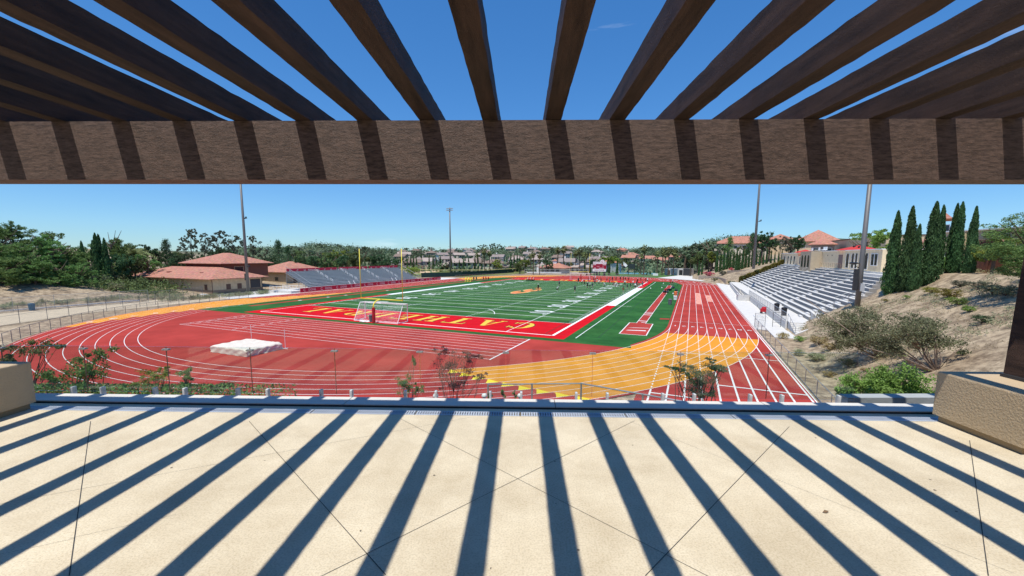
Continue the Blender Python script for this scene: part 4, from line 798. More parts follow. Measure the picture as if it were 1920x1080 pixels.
b=MB(); b.box(88.27,97,17,104,4.,6.86); b.box(87.0,88.27,17,36,3,6.6); stc(b,'terrace',M_conc)
t=root('gymnasium','tall plain cream block building with dark parapet behind the grandstand building','building',(103,70,7)); m=MB(); m.box(0,12,6,50.5,-.5,6.8); m.obj('wall',mat('cream_stucco',(.66,.51,.33),.9,.08,.8),t); m=MB(); m.box(-.15,12,5.9,50.6,6.8,7.05); m.obj('parapet_cap',M_brown,t)
for y in (12,28,42): opening(t,(0,y,3.2),(0,-1),1.0,1.2)
for i,(px,lab) in enumerate([(1510,'red market umbrella on the terrace left of the projecting bay'),(1610,'broad red umbrella on the terrace roof left of the grey pole')]):
    p=gx(px,468 if i else 470,91 if i else 90); t=root('patio_umbrella',lab,'umbrella',(p[0],p[1],9.0 if i else 8.4),0,'red umbrellas on the terrace'); m=MB(); m.tube([(0,0,0),(0,0,2.4)],.04,6); m.obj('pole',M_dark,t); m=MB(); w=2.6 if i==0 else 3.6
    vs=[(w*math.cos(R(45*k)),w*math.sin(R(45*k)),1.75 if i==0 else 1.3) for k in range(8)]+[(0,0,2.5 if i==0 else 2.2)]; m.add(vs,[(k,(k+1)%8,8) for k in range(8)]); m.obj('canopy',mat('umbrella_red',(.60,.05,.04),.7,.05,trans=.2),t)
for i,px in enumerate((1519,1532,1541,1545)):
    p=gx(px,466,91); t=root('patio_furniture',order_label('pale folded chair on the grandstand building roof terrace',i,'four'),'chair',(91,p[1],10.25),0,'chairs on the roof terrace'); m=MB(); m.box(-.5,.5,-.6,.6,.35,.45); m.obj('seat',M_whitep,t); m=MB(); m.box(.4,.5,-.6,.6,.45,1.1); m.obj('backrest',M_whitep,t)
# campus roofs behind
def campus(label,px0,px1,pyt,pye,pyb,dist,roofm=M_tile,wallm=None,nw=4,depth=14):
    A=gd(px0,pye,dist); B_=gd(px1,pye,dist); d=Vector((B_[0]-A[0],B_[1]-A[1],0)); L_=d.length; ang=math.atan2(d.y,d.x); ze=(A[2]+B_[2])/2
    zt=gd((px0+px1)/2,pyt,dist+depth/2)[2]; zb=gd((px0+px1)/2,pyb,dist)[2]-1; t=root('campus_building',label,'building',(A[0],A[1],0),ang)
    m=MB(); m.box(.8,L_-.8,0.8,depth,zb-4,ze); m.obj('wall',wallm or mat('cream_stucco',(.52,.40,.25)),t); m=MB(); hip(m,.8,L_-.8,.8,depth,ze,max(1.,zt-ze),.8); m.obj('roof',roofm,t)
    for k in range(nw): opening(t,(L_*(k+.7)/(nw+.4),.8,ze-2.4),(1,0),1.3,1.3,'window',framem=M_whitep)
campus('large cream building with red hipped roof behind the tall cypress hedge',1336,1442,443,456,480,215,nw=6,wallm=mat('pale_wall',(.66,.58,.46)))
campus('long red roofed building between the hedge and the dark pine tree',1436,1490,439,448,470,225,nw=2)
campus('red hipped roof rising to a point left of the gymnasium',1488,1580,432,452,475,190,nw=3,depth=24)
campus('lower red roofed wing in front of the pointed roof',1515,1572,447,458,470,150,nw=2,depth=8,wallm=mat('dark_taupe_wall',(.25,.2,.18)))  # this wing has one even dark wall colour
campus('cream tower with small flat red roof showing between the cypresses',1757,1786,403,409,470,100,nw=1,depth=6,wallm=mat('tower_wall',(.56,.43,.24)))
campus('red tiled roof wing at the foot of the cream tower',1725,1800,437,452,480,94,nw=2)
campus('red tiled roof seen behind the wooden gate',1812,1885,435,452,470,80,nw=1)
# entrance gate wall on the hill
A=gd(1795,517,67); B_=gd(1925,520,62); d=Vector((B_[0]-A[0],B_[1]-A[1],0)); ang=math.atan2(d.y,d.x); zg=hgt(A[0],A[1]); sc=44/F_PX*1.13
t=root('gate_wall','cream wall with a big arched dark wood gate on the hilltop at right','gate',(A[0],A[1],A[2]),ang); Lg=d.length; Hg=(517-461)*67/F_PX*1.0
m=MB(); g0,g1=.18*Lg,.70*Lg; m.box(-3,g0,0,.6,-2,Hg); m.box(g1,Lg+3,0,.6,-2,Hg); m.box(g0,g1,.003,.597,Hg*.80,Hg-.003); m.obj('wall',mat('cream_stucco',(.52,.40,.25)),t); m=MB(); m.box(-3.1,Lg+3.1,-.15,.75,Hg,Hg+.14); m.obj('coping',M_whitep,t); m=MB(); m.box(-3,Lg+3,-.3,.9,-1.2,.08); m.obj('base_course',M_conc,t)
for s_ in (0,1):
    a0=g0+(g1-g0)/2*s_; a1=a0+(g1-g0)/2-.02; m=MB(); N=8; pts=[(a0,0),(a1,0)]+[(a1+(a0-a1)*i/N, Hg*.80-(.9*((( a1+(a0-a1)*i/N)-(g0+g1)/2)/((g1-g0)/2))**2)) for i in range(N+1)]
    m.add([(x,.15,z) for x,z in pts]+[(x,.28,z) for x,z in pts],[tuple(range(len(pts))),tuple(range(len(pts),2*len(pts)))[::-1]]); gt=m.obj('gate_leaf',mat('gate_wood',(.16,.06,.035),.6,.35,2,.8,30,stretch=(7,1,.7)),t)
    m=MB(); xh=(g0+g1)/2+(-.22 if s_==0 else .22); m.bar((xh,.1,Hg*.36),(xh,.1,Hg*.50),.08); m.obj('handle',M_dark,gt)
    m=MB(); m.box(a0,a1,.12,.148,Hg*.40,Hg*.40+.06); m.obj('strap',M_dark,gt)
p=gd(1848,460,72); t=root('wooden_cross','dark wooden cross standing above the gate wall','cross',(p[0],p[1],p[2]-2.5)); m=MB(); m.box(-.14,.14,-.14,.14,0,2.5+1.7); m.box(-.75,-.14,-.12,.12,3.05,3.3); m.box(.14,.75,-.12,.12,3.05,3.3); m.obj('cross',M_brown,t)
t=root('white_pillar','pale pillar with green plaque standing between the cypresses','pillar',tuple(gd(1757,524,63.5))); m=MB(); m.lathe((0,0,0),[(.6,-.8),(.6,.25),(.42,.4),(.40,2.7),(.5,2.85)],14); m.obj('shaft',M_whitep,t); m=MB(); m.lathe((0,0,1.2),[(.44,0),(.44,1.2)],14); m.obj('plaque',mat('plaque_green',(.22,.42,.10)),t)
t=root('white_pillar','flared cream buttress between the cypresses left of the gate','pillar',tuple(gd(1791,522,64.5))); m=MB(); m.add([(-1.4,-.4,-.6),(.8,-.4,-.6),(.8,.4,-.6),(-1.4,.4,-.6),(-.3,-.3,1.6),(.7,-.3,1.6),(.7,.3,1.6),(-.3,.3,1.6),(.15,-.25,4.7),(.8,-.25,4.7),(.8,.25,4.7),(.15,.25,4.7)],[(0,1,5,4),(1,2,6,5),(2,3,7,6),(3,0,4,7),(4,5,9,8),(5,6,10,9),(6,7,11,10),(7,4,8,11),(8,9,10,11)]); m.obj('buttress',mat('tower_wall',(.56,.43,.24)),t)
# ---- far end: scoreboard, snack bar, ball field, pool
ys_=148; t=root('scoreboard','red and white football scoreboard with round emblem beyond the far end zone','scoreboard',(20.9,ys_,0)); Wd=6.1
def tb(name,x0,x1,z0,z1,m_,y=0,par=None): m=MB(); m.box(x0,x1,y-.15,y+.15,z0,z1); return m.obj(name,m_,par or t)
for x in (.6,3.05,5.5): m=MB(); m.box(x-.22,x+.22,.0,.4,0,1.85); m.obj('post',M_dark,t)
tb('name_panel',0,Wd,5.35,6.3,M_whitep); tb('score_panel',0.02,Wd-.02,3.05,5.33,mat('score_red',(.30,.008,.03),.5,.1)); tb('sponsor_panel',-.1,Wd-.1,1.85,3.03,M_whitep)
m=MB(); m.tube([(4.25,-.2,6.35),(4.25,.15,6.35)],.95,24); e_=m.obj('emblem_disc',M_whitep,t); m=MB(); me=text_mesh('C',1.15,0,.03); add_mesh(m,me,Matrix.Translation((4.25,-.215,6.35))@Matrix.Rotation(math.pi/2,4,'X')); m.obj('emblem',mat('emblem_brown',(.25,.12,.10)),e_)
def ttx(s_,x,z,size,m_,name='lettering'): m=MB(); add_mesh(m,text_mesh(s_,size,0,.01),Matrix.Translation((x,-.17,z))@Matrix.Rotation(math.pi/2,4,'X')); m.obj(name,m_,t)
mg=mat('lettering_grey',(.18,.12,.14)); ttx('CATHEDRAL CATHOLIC',1.75,5.85,.30,mg); ttx('DONS',5.4,5.85,.36,mg); ttx('DONS STADIUM',2.95,2.42,.62,mat('lettering_grey_red',(.30,.10,.14)))
for x0,x1,z0,z1 in ((.15,1.4,4.85,5.1),(4.4,6.,4.85,5.1),(.5,1.4,3.28,3.5),(2.8,5.1,3.28,3.5)): tb('label_strip',x0,x1,z0,z1,M_whitep,-.02)
ttx('0:00',2.4,4.1,.75,mat('digit_pink',(.75,.35,.4))); ttx('0',4.6,4.1,.75,mat('digit_pink',(.75,.35,.4)))
for px,lab in ((1100,'black trash can under the left part of the scoreboard'),(1119,'black trash can under the middle of the scoreboard'),(1133,'black trash can under the right part of the scoreboard')):
    p=gy(px,515,147); bin_(lab,p[0],147.2,0,h=1.5,r=.5,m_=M_black,group='trash cans under the scoreboard')
t=root('snack_bar','small white snack bar with a red tiled pyramid roof beyond the far bend','building',(-10,163,0)); m=MB(); m.box(0,13,0,9,-.2,2.6); m.obj('wall',mat('snack_white',(.5,.48,.45)),t); m=MB(); hip(m,0,13,0,9,2.7,2.6,1.4); rf=m.obj('roof',M_tile,t); m=MB(); m.box(5.5,7.5,3.6,5.4,4.8,6.4); cp=m.obj('cupola',M_whitep,t); m=MB(); hip(m,5.5,7.5,3.6,5.4,6.4,.8,.3); m.obj('cupola_roof',M_tile,cp)
for x in (3.6,6.5,9.3): opening(t,(x,0,.6),(1,0),1.8,1.6,'serving_hatch',M_dark)
opening(t,(1.2,0,.05),(1,0),1.,2.1,'door',M_brown)
m=MB(); m.box(-2.6,-.6,-1.5,-1.1,0,2.9); m.obj('white_sign',M_whitep,t)
t=root('dugout_shed','long grey slatted dugout shed beyond the left bleachers','shed',(-88,150,0),R(18)); m=MB(); m.box(-8,11,0,4,0,3.4); m.obj('wall',mat('shed_grey',(.20,.19,.20),.8,.2,1,stretch=(1,1,6)),t); m=MB(); m.box(-8.3,11.3,-.3,4.3,3.4,5.4); m.obj('roof_screen',mat('shed_pale',(.27,.26,.27),.8,.15,2),t)
b=MB(); b.poly([(-140,128),(-52,122),(-40,150),(-60,190),(-150,200)],.0); stc(b,'infield_dirt',mat('infield_dirt',(.60,.44,.27),.95,.08,.2))
b=MB(); b.poly([(-60,112),(-23,108),(-14,150),(-20,200),(-70,200)],.02); b.poly([(-200,100),(-40,98),(-40,104),(-200,126)],.02); stc(b,'outfield_grass',mat('outfield_grass',(.16,.19,.05),.95,.2,.1))
b=MB(); b.poly([(18,152),(50,140),(64,150),(64,200),(15,200)],.03); stc(b,'lawn',mat('lawn_green',(.07,.15,.03),.95,.2,.3))
b=MB(); b.poly([(50.,138.),(66.5,122),(70,135),(64,160),(63,215),(57,215),(57,165)],.045); stc(b,'white_path',M_conc)
b=MB(); b.poly([(28,172),(46,172),(46,190),(28,190)],.06); stc(b,'pool_water',mat('pool_blue',(.20,.50,.68),.15,.05))
m=MB(); m.add([(-37.5,96,0),(-28,112,0),(-24,160,0),(-37.5,96,1.9),(-28,112,1.9),(-24,160,1.9)],[(0,1,4,3),(1,2,5,4)]); m.add([(-37.6,96.05,0),(-28.1,112.05,0),(-24.1,160.,0),(-37.6,96.05,1.9),(-28.1,112.05,1.9),(-24.1,160,1.9)],[(3,4,1,0),(4,5,2,1)])
tag(m.obj('screen_fence',M_green,field=True),'dark green windscreen fence of the ball field behind the far left bend','fence')
m=MB(); m.tube([(-110,118,2.2),(-45,118,2.2),(-26,130,2.2),(-22,165,2.2)],.16,6); o=m.obj('yellow_fence_cap',mat('fence_yellow',(.55,.48,.20)),field=True); tag(o,'long yellow capped outfield fence line beyond the green screen','fence')
for i,(x0,y0,x1,y1) in enumerate(((-14,150,6,156),(6,156,16,158))):
    fence(order_label('pale railed bleacher fence beyond the far bend',i,'two'),[(x0,y0,0),(x1,y1,0)],2.2,2.5,rad=.05,mid=True)
t=root('white_bench_row','row of low white benches beyond the far left bend','bench',(-12,148,0),R(16)); m=MB(); m.box(0,17,0,.5,.4,.9); m.obj('seat',M_whitep,t); 
t=root('tennis_backdrop','wide pale windscreen panels of the courts behind the snack bar','screen',(2,186,0)); m=MB(); m.box(0,26,0,.2,0,5.0); m.obj('panel',mat('court_grey',(.42,.44,.45),.8,.1,.3),t); m=MB(); m.box(0,26,-.05,.25,5.,5.2); m.obj('top_rail',M_dark,t)
t=root('flag','white flag on a thin pole right of the scoreboard','flag',tuple(gy(1168,512,165)*np.array([1,1,0]))); m=MB(); m.tube([(0,0,0),(0,0,6.3)],.07,6); m.obj('pole',M_steel,t); m=MB(); m.add([(0,0,6.2),(1.2,.1,5.4),(2.1,.0,4.4),(1.3,-.1,3.6),(0,.05,4.6)],[(0,1,2,3,4)]); m.obj('cloth',M_whitep,t)
t=root('dark_signboard','dark slatted signboard on two posts right of the white flag','signboard',tuple(gy(1178,514,160)*np.array([1,1,0])),R(-20)); m=MB(); m.box(0,3.2,0,.15,3.0,5.3); m.obj('board',mat('sign_dark',(.03,.045,.045),.6,.2),t)
for x in (0,3.2): m=MB(); m.box(x-.1,x+.1,0,.2,0,5.5); m.obj('post',M_dark,t)
t=root('pool_house','low cream service building with dark openings at the head of the white path','building',(gz(1250,513)[0],168,0),R(-15)); m=MB(); m.box(0,12,0,5,0,3.2); m.obj('wall',mat('snack_white',(.5,.48,.45)),t); opening(t,(7.5,0,.2),(1,0),1.6,2.4); opening(t,(2,0,.2),(1,0),1.2,2.2,'door',M_brown); m=MB(); m.box(8.6,12.2,-.3,0,0,3.3); m.obj('dark_panel',M_dark,t)
t=root('white_notice_board','small white board standing on the lawn beyond the far track bend','board',tuple(gz(1224,518)),0); m=MB(); m.box(0,2.2,0,.1,.3,1.3); m.obj('board',M_whitep,t)
# terrace retaining walls on the right beyond the bleachers
def rwall(label,P,h,m_):
    c=P[0]; t=root('retaining_wall',label,'wall',(c[0],c[1],c[2])); m=MB()
    for a,b2 in zip(P[:-1],P[1:]):
        d=Vector((b2[0]-a[0],b2[1]-a[1],0)).normalized(); n=Vector((-d.y,d.x,0))*.3; q0=[a[0]-c[0],a[1]-c[1],a[2]-c[2]]; q1=[b2[0]-c[0],b2[1]-c[1],b2[2]-c[2]]
        m.add([(q0[0],q0[1],q0[2]-1),(q1[0],q1[1],q1[2]-1),(q1[0]+n.x,q1[1]+n.y,q1[2]-1),(q0[0]+n.x,q0[1]+n.y,q0[2]-1),(q0[0],q0[1],q0[2]+h),(q1[0],q1[1],q1[2]+h),(q1[0]+n.x,q1[1]+n.y,q1[2]+h),(q0[0]+n.x,q0[1]+n.y,q0[2]+h)],[(0,3,2,1),(4,5,6,7),(0,1,5,4),(1,2,6,5),(2,3,7,6),(3,0,4,7)])
    m.obj('wall',m_,t)
mst=mat('stone_wall',(.40,.32,.24),.9,.25,2,.6,8)
rwall('curved tan block retaining wall behind the far right bend fence',[(65.5,133.5,0),(71.,125,0),(72.3,118,0),(73.3,108,0)],1.7,mst)
rwall('higher terraced stone wall on the slope left of the bleachers',[(75,128,2.6),(80,118,3.3),(84,110,4.0)],1.2,mst)
rwall('middle terraced stone wall between the bend and the upper slope',[(72.5,131,1.5),(76.5,121,1.8),(79,108,2.3)],1.2,mst)
# ------------------------------------------------------------------ vegetation
def leaf_mb(C_,size,rng,asp=.55,updir=None,jit=.4):
    C_=np.asarray(C_); n=len(C_); a=rng.normal(size=(n,3)); 
    if updir is not None: a=a*jit+np.asarray(updir)
    a/=np.linalg.norm(a,axis=1)[:,None]; b=rng.normal(size=(n,3)); b-= (b*a).sum(1)[:,None]*a; b/=np.linalg.norm(b,axis=1)[:,None]
    sz=size*rng.uniform(.6,1.35,size=(n,1)); a=a*sz; b=b*sz*asp
    V=np.stack([C_-a*.5,C_+b*.5,C_+a*.55,C_-b*.5],1).reshape(-1,3); m=MB(); m.v=V.tolist(); m.f=[(4*i,4*i+1,4*i+2,4*i+3) for i in range(n)]; return m
def clumps(rng,cent,rad,n_c,n_l,fill=.55):
    # leaf centres in clumps spread through an ellipsoid
    out=[]
    for _ in range(n_c):
        d=rng.normal(size=3); d/=np.linalg.norm(d); r=rng.uniform(fill,1.)**.7; c=np.array(cent)+d*r*np.array(rad)*rng.uniform(.75,1.05); cr_=np.array(rad)*rng.uniform(.16,.34)
        p=rng.normal(size=(n_l,3)); p/=np.linalg.norm(p,axis=1)[:,None]; p*=rng.uniform(.35,1.,size=(n_l,1)); out.append(c+p*cr_)
    return np.concatenate(out)
def limbs(m,rng,h,r,spread,n,lean=0.,base=(0,0,0),top=.6):
    b0=np.array(base,float); p=[b0+np.array([0,0,-.6]),b0+np.array([lean*.3,0,h*.3]),b0+np.array([lean,rng.uniform(-.1,.1)*h*.1,h*top])]; m.tube(p,[r,r*.8,r*.55],8)
    for i in range(n):
        a=rng.uniform(0,6.28); k=rng.uniform(.25,.95); s=p[1]+(p[2]-p[1])*k; e=s+np.array([math.cos(a)*spread,math.sin(a)*spread,h*rng.uniform(.12,.4)]); mid=(s+e)/2+np.array([0,0,-.05*h]); m.tube([s,mid,e],[r*.45,r*.3,r*.12],6)
LF={'pine':leafmat('pine_needles',(.150,.250,.070)),'dark':leafmat('dark_foliage',(0.070,0.132,0.054)),'oak':leafmat('olive_foliage',(0.132,0.178,0.062)),'lime':leafmat('light_foliage',(0.248,0.326,0.054)),
    'cyp':leafmat('cypress_foliage',(.072,.150,.052),.5,2.0,.15),'euc':leafmat('grey_foliage',(0.147,0.163,0.109)),'palm':leafmat('palm_frond',(0.232,0.264,0.101),.35,2.),'dry':leafmat('dry_foliage',(0.388,0.295,0.139)),'far':leafmat('far_foliage',(.150,.195,.105),.5,.15),'hedge':leafmat('hedge_foliage',(0.248,0.232,0.046),.4,1.),
    'red':leafmat('bougainvillea',(0.651,0.078,0.139),.3,1.),'grass':leafmat('silver_grass',(0.310,0.326,0.186),.35,1.5),'green':leafmat('fresh_foliage',(.22,.34,.075),.4,2.)}
PROTO={}
def proto(kind,var,q=1.):
    key=(kind,var,q)
    if key in PROTO: return PROTO[key]
    rng=np.random.default_rng(hash(kind)%1000 if 0 else sum(map(ord,kind))*7+var*13); t=MB(); parts=[]
    if kind=='pine':   # broad irregular, unit height 1
        limbs(t,rng,1,.028,.25,7,top=.75); P=[]
        for i in range(15):
            zz=rng.uniform(.22,.86); rr=.30 if zz<.6 else .20; c=(rng.uniform(-rr,rr),rng.uniform(-rr,rr),zz); P.append(clumps(rng,c,(.19,.19,.13),int(11*q),72,.3))
        cr_=leaf_mb(np.concatenate(P),.030/math.sqrt(q),rng,.35)
    elif kind=='euc':
        limbs(t,rng,1,.018,.16,5,lean=.05,top=.72); P=[]
        for i in range(15): c=(rng.uniform(-.3,.3),rng.uniform(-.3,.3),rng.uniform(.5,.97)); P.append(clumps(rng,c,(.10,.10,.07),int(8*q),60,.1))
        cr_=leaf_mb(np.concatenate(P),.026,rng,.4)
    elif kind=='conifer':
        t.tube([(0,0,-.1),(0,0,.95)],[.03,.006],7); P=[]
        for i in range(int(120*q)):
            z=rng.uniform(.08,1.)**1.0; rr=(1-z)**.75*.36+.015; a=rng.uniform(0,6.28); k=rng.uniform(.35,1.1); c=np.array([math.cos(a)*rr*k,math.sin(a)*rr*k,z]); p=rng.normal(size=(45,3))*np.array([.035,.035,.022]); P.append(c+p)
        cr_=leaf_mb(np.concatenate(P),.032,rng,.35)
    elif kind=='broad':
        limbs(t,rng,1,.035,.28,7,top=.6); P=[]
        for i in range(8): c=(rng.uniform(-.26,.26),rng.uniform(-.26,.26),rng.uniform(.38,.80)); P.append(clumps(rng,c,(.20,.20,.17),int(10*q),60,.3))
        cr_=leaf_mb(np.concatenate(P),.034/math.sqrt(q),rng,.6)
    elif kind=='cypress':
        t.tube([(0,0,-.1),(0,0,.9)],[.02,.004],7); n=int(7000*q); z=rng.uniform(0.015,1,n); a=rng.uniform(0,6.28,n)
        rr=.115*np.clip((z/.10),.25,1)**.4*np.clip(1-z,0,1)**.55; lump=1+.16*np.sin(a*3+z*14+var)+.12*np.sin(a*5-z*31); k=rng.uniform(.72,1.08,n)*lump
        C_=np.stack([np.cos(a)*rr*k,np.sin(a)*rr*k,z],1); cr_=leaf_mb(C_,.030/math.sqrt(q),rng,.4,(0,0,1.2),.5)
        core=MB(); core.lathe((0,0,0),[(.04,.02),(.075,.1),(.075,.3),(.055,.6),(.03,.85),(.004,.97)],12); cr_.add(core.v,core.f)
    elif kind=='palm':
        t.tube([(0,0,-.05),(.008,0,.4),(0,0,.86)],[.022,.016,.018],8); cr_=MB()
        for i in range(46):
            a=rng.uniform(0,6.28); el=rng.uniform(-.9,1.2); Lf=rng.uniform(.12,.17); d=np.array([math.cos(a)*math.cos(el),math.sin(a)*math.cos(el),math.sin(el)]); s=np.array([-math.sin(a),math.cos(a),0])
            p0=np.array([0,0,.86]); p1=p0+d*Lf*.55; 
            for j in range(9):
                f=(j-4)/4; tip=p1+d*Lf*.5*(1-.35*abs(f))+s*f*Lf*.42+np.array([0,0,-.035*abs(f)-.02]); w=s*.017; cr_.add([p1-w,p1+w,tip],[(0,1,2)])
            cr_.add([p0-s*.003,p0+s*.003,p1+s*.003,p1-s*.003],[(0,1,2,3)])
        C_=np.stack([rng.normal(0,.022,260),rng.normal(0,.022,260),rng.uniform(.70,.85,260)],1); l=leaf_mb(C_,.05,rng,.3,(0,0,-1),.4); cr_.add(l.v,l.f)
    elif kind=='feather':   # feather palm
        t.tube([(0,0,-.05),(0,0,.6)],[.04,.03],8); cr_=MB()
        for i in range(34):
            a=rng.uniform(0,6.28); el=rng.uniform(.1,1.3); pts=[]; 
            for j in range(7):
                u=j/6*.5; pts.append(np.array([math.cos(a)*u*math.cos(el*.9),math.sin(a)*u*math.cos(el*.9),.6+u*math.sin(el)-1.4*u*u*.9]))
            s=np.array([-math.sin(a),math.cos(a),0])
            for j in range(6):
                for sg in (-1,1):
                    for k in (0,.5): p=pts[j]+(pts[j+1]-pts[j])*k; q2=pts[j]+(pts[j+1]-pts[j])*(k+.35); cr_.add([p,q2,p+s*sg*.07+np.array([0,0,-.03])+(pts[j+1]-pts[j])*.5],[(0,1,2)])
    elif kind=='bush':
        t.tube([(0,0,-.1),(0,0,.4)],[.03,.015],6)
        for i in range(6): a=rng.uniform(0,6.28); t.tube([(0,0,0),(math.cos(a)*.3,math.sin(a)*.3,.5)],[.02,.008],5)
        cr_=leaf_mb(clumps(rng,(0,0,.45),(.5,.5,.45),int(46*q),60,.25),.055/math.sqrt(q),rng,.5)
    elif kind=='grasstuft':
        t.tube([(0,0,-.1),(0,0,.05)],[.08,.05],6); n=int(320*q); a=rng.uniform(0,6.28,n); r=rng.uniform(0,.42,n); C_=np.stack([np.cos(a)*r,np.sin(a)*r,rng.uniform(.2,.75,n)*(1-.4*r/.42)],1); cr_=leaf_mb(C_,.42,rng,.05,(0,0,1.),.35)
    elif kind=='shrubsparse':
        for i in range(9):
            a=rng.uniform(0,6.28); r=rng.uniform(.1,.35); e=(math.cos(a)*r,math.sin(a)*r,rng.uniform(.6,.95)); t.tube([(0,0,-.2),(e[0]*.3,e[1]*.3,.35),e],[.016,.011,.004],5)
        cr_=leaf_mb(clumps(rng,(0,0,.62),(.42,.42,.36),int(60*q),26,.15),.042,rng,.55)
    PROTO[key]=(cr_.mesh(kind+'_crown'),t.mesh(kind+'_trunk'))
    return PROTO[key]
TREES={}
def plant(name,kind,var,p,h,w,label,cat='tree',leaf='oak',bark=None,group=None,rz=None,q=1.,crown='crown',stem='trunk'):
    cm,tm=proto(kind,var,q); rng=random.Random(int(abs(p[0])*91+abs(p[1])*37)); o=root(name,label,cat,p,rng.uniform(0,6.28) if rz is None else rz,group)
    a=child(crown,cm,LF[leaf],o); b2=child(stem,tm,bark or M_bark,o)
    for c in (a,b2): c.scale=(w,w,h)
    return o
def hpx(px,ytop,p): # height so that the top reaches picture row ytop
    d=math.hypot(p[0]-FC[0],p[1]-FC[1]); return gd(px,ytop,d)[2]-p[2]
def on(px,dist): p=gd(px,480,dist); return (p[0],p[1],hgt(p[0],p[1])-.05)
ITEMS=[]
def addt(name,kind,px,dist,ytop,wr,desc,grp,leaf,cat='tree',q=1.,zoff=0,**k):
    p=on(px,dist); p=(p[0],p[1],p[2]+zoff); h=max(.3,hpx(px,ytop,p)); ITEMS.append((grp,px,name,kind,p,h,wr,desc,cat,leaf,q,k))
rg=random.Random(5)
# pines on the left bank
for px,d,yt,w in [(-40,132,408,1.),(0,135,410,.9),(28,138,414,.75),(80,136,424,.85),(-20,120,445,1.),(45,122,445,.95),(95,124,440,.95),(125,126,458,.9),(10,116,475,1.1),(60,117,480,1.05),(150,124,476,.8),(105,118,488,.9),(138,119,490,.9),(-50,118,470,1.0)]:
    addt('pine_tree','pine',px,d,yt,w*1.12,'dense green pine on the left bank','pines on the left bank','pine',zoff=-1.3)
for px,d,yt,w in [(210,150,434,.7),(235,160,448,.8),(262,165,452,.8),(285,168,460,.9),(225,158,446,.8),(300,170,462,.8),(330,172,465,.9),(165,150,452,.8),(275,140,472,.9),(250,138,476,.9),(205,136,470,.9),(235,140,484,.9),(345,170,470,.9)]:
    addt('leafy_tree',rg.choice(['broad','pine']),px,d,yt,w,'olive green tree rising behind the left bank','trees between pines and tiled building',rg.choice(['oak','dark','pine']))
for px,d,yt in [(313,165,450),(523,185,452),(540,192,464)]: addt('conifer_tree','conifer',px,d,yt,.8,'dark pointed conifer behind the tiled buildings','pointed conifers on the left','dark')
for px,d,yt,w in [(362,175,429,.8),(385,178,436,.7),(412,180,431,.8),(440,178,436,.8),(474,182,441,.7),(400,172,455,.8),(430,170,452,.8),(352,170,450,.7),(490,180,464,.8)]: addt('eucalyptus_tree','euc',px,d,yt,w,'loose crowned eucalyptus behind the tiled building','eucalyptus trees behind the tiled building','euc')
for px,d,yt in [(182,134,438),(188,136,441),(198,133,448),(155,128,453),(176,135,452)]: addt('cypress_tree','cypress',px,d,yt,.72,'slender dark cypress at the right foot of the pines','slim cypresses beside the pines','cyp',q=.35)
addt('date_palm','feather',256,158,448,1.,'feather palm poking over the trees left of the tiled building','x','palm')
for px,d,yt in [(375,160,470),(340,160,470),(445,165,466),(465,168,470),(503,165,474),(410,168,458),(320,150,480)]: addt('leafy_tree','broad',px,d,yt,.9,'mid green tree close behind the tiled building','trees close behind the tiled building','dark')
for px,d,yt in [(562,185,464),(590,170,470),(612,160,468),(640,172,470),(575,180,478),(650,190,474),(675,190,468),(700,195,472),(722,190,478),(745,195,478),(610,180,482),(630,200,464)]: addt('leafy_tree','broad',px,d,yt,1.0,'rounded green tree behind the left bleachers','trees behind the left bleachers',rg.choice(['oak','dark','lime','oak']))
for px,d,yt in [(553,150,482),(570,151,478),(583,152,484),(602,154,481),(612,156,484),(618,157,482)]: addt('cypress_tree','cypress',px,d,yt,.55,'small cypress behind the red banner of the left bleachers','cypresses over the left bleachers','cyp',q=.25)
for px in (684,691,697,704,711,716,722,728,764,769,775,780,790,805,812,818,826,866,872,878,884,890,896,903,946,951,957,963,969,975): addt('cypress_tree','cypress',px+rg.uniform(-1,1),rg.uniform(225,245),rg.uniform(476,486),.6,'distant slim cypress in the row beyond the ball field','row of cypresses beyond the ball field','cyp',q=.12)
for px in (846,852,861,869,907,912,918,925,932): addt('cypress_tree','cypress',px,225,rg.uniform(483,490),.7,'stubby cypress in front of the white houses','stubby cypresses before the houses','cyp',q=.12)
# fan palms
for px,d,yt in [(908,205,463),(918,215,468),(895,215,472),(1000,200,470),(1012,200,472),(995,210,474),(1046,222,461),(1057,226,459),(1087,222,462),(1080,228,468),(1095,232,470),(1100,226,474),(1208,206,457),(1203,215,474),(1233,208,468),(1243,210,463),(1254,206,463),(1264,209,464),(1248,220,471),(1268,225,476)]: addt('fan_palm','palm',px,d,yt,1.0,'fan palm beyond the far end of the track','fan palms beyond the track','palm')
for px,d,yt in [(1005,215,496),(1107,203,490),(1143,203,490),(1158,204,486),(1097,215,488)]: addt('cypress_tree','cypress',px,d,yt,.8,'dark cypress around the scoreboard','cypresses around the scoreboard','cyp',q=.15)
for px,d,yt in [(1140,235,475),(1152,240,478),(1170,235,480),(1130,245,478),(985,220,482),(1025,215,482),(975,205,488),(1120,230,484),(930,215,484)]: addt('leafy_tree','broad',px,d,yt,1.15,'green tree beyond the scoreboard','trees beyond the scoreboard',rg.choice(['oak','lime','dark']))
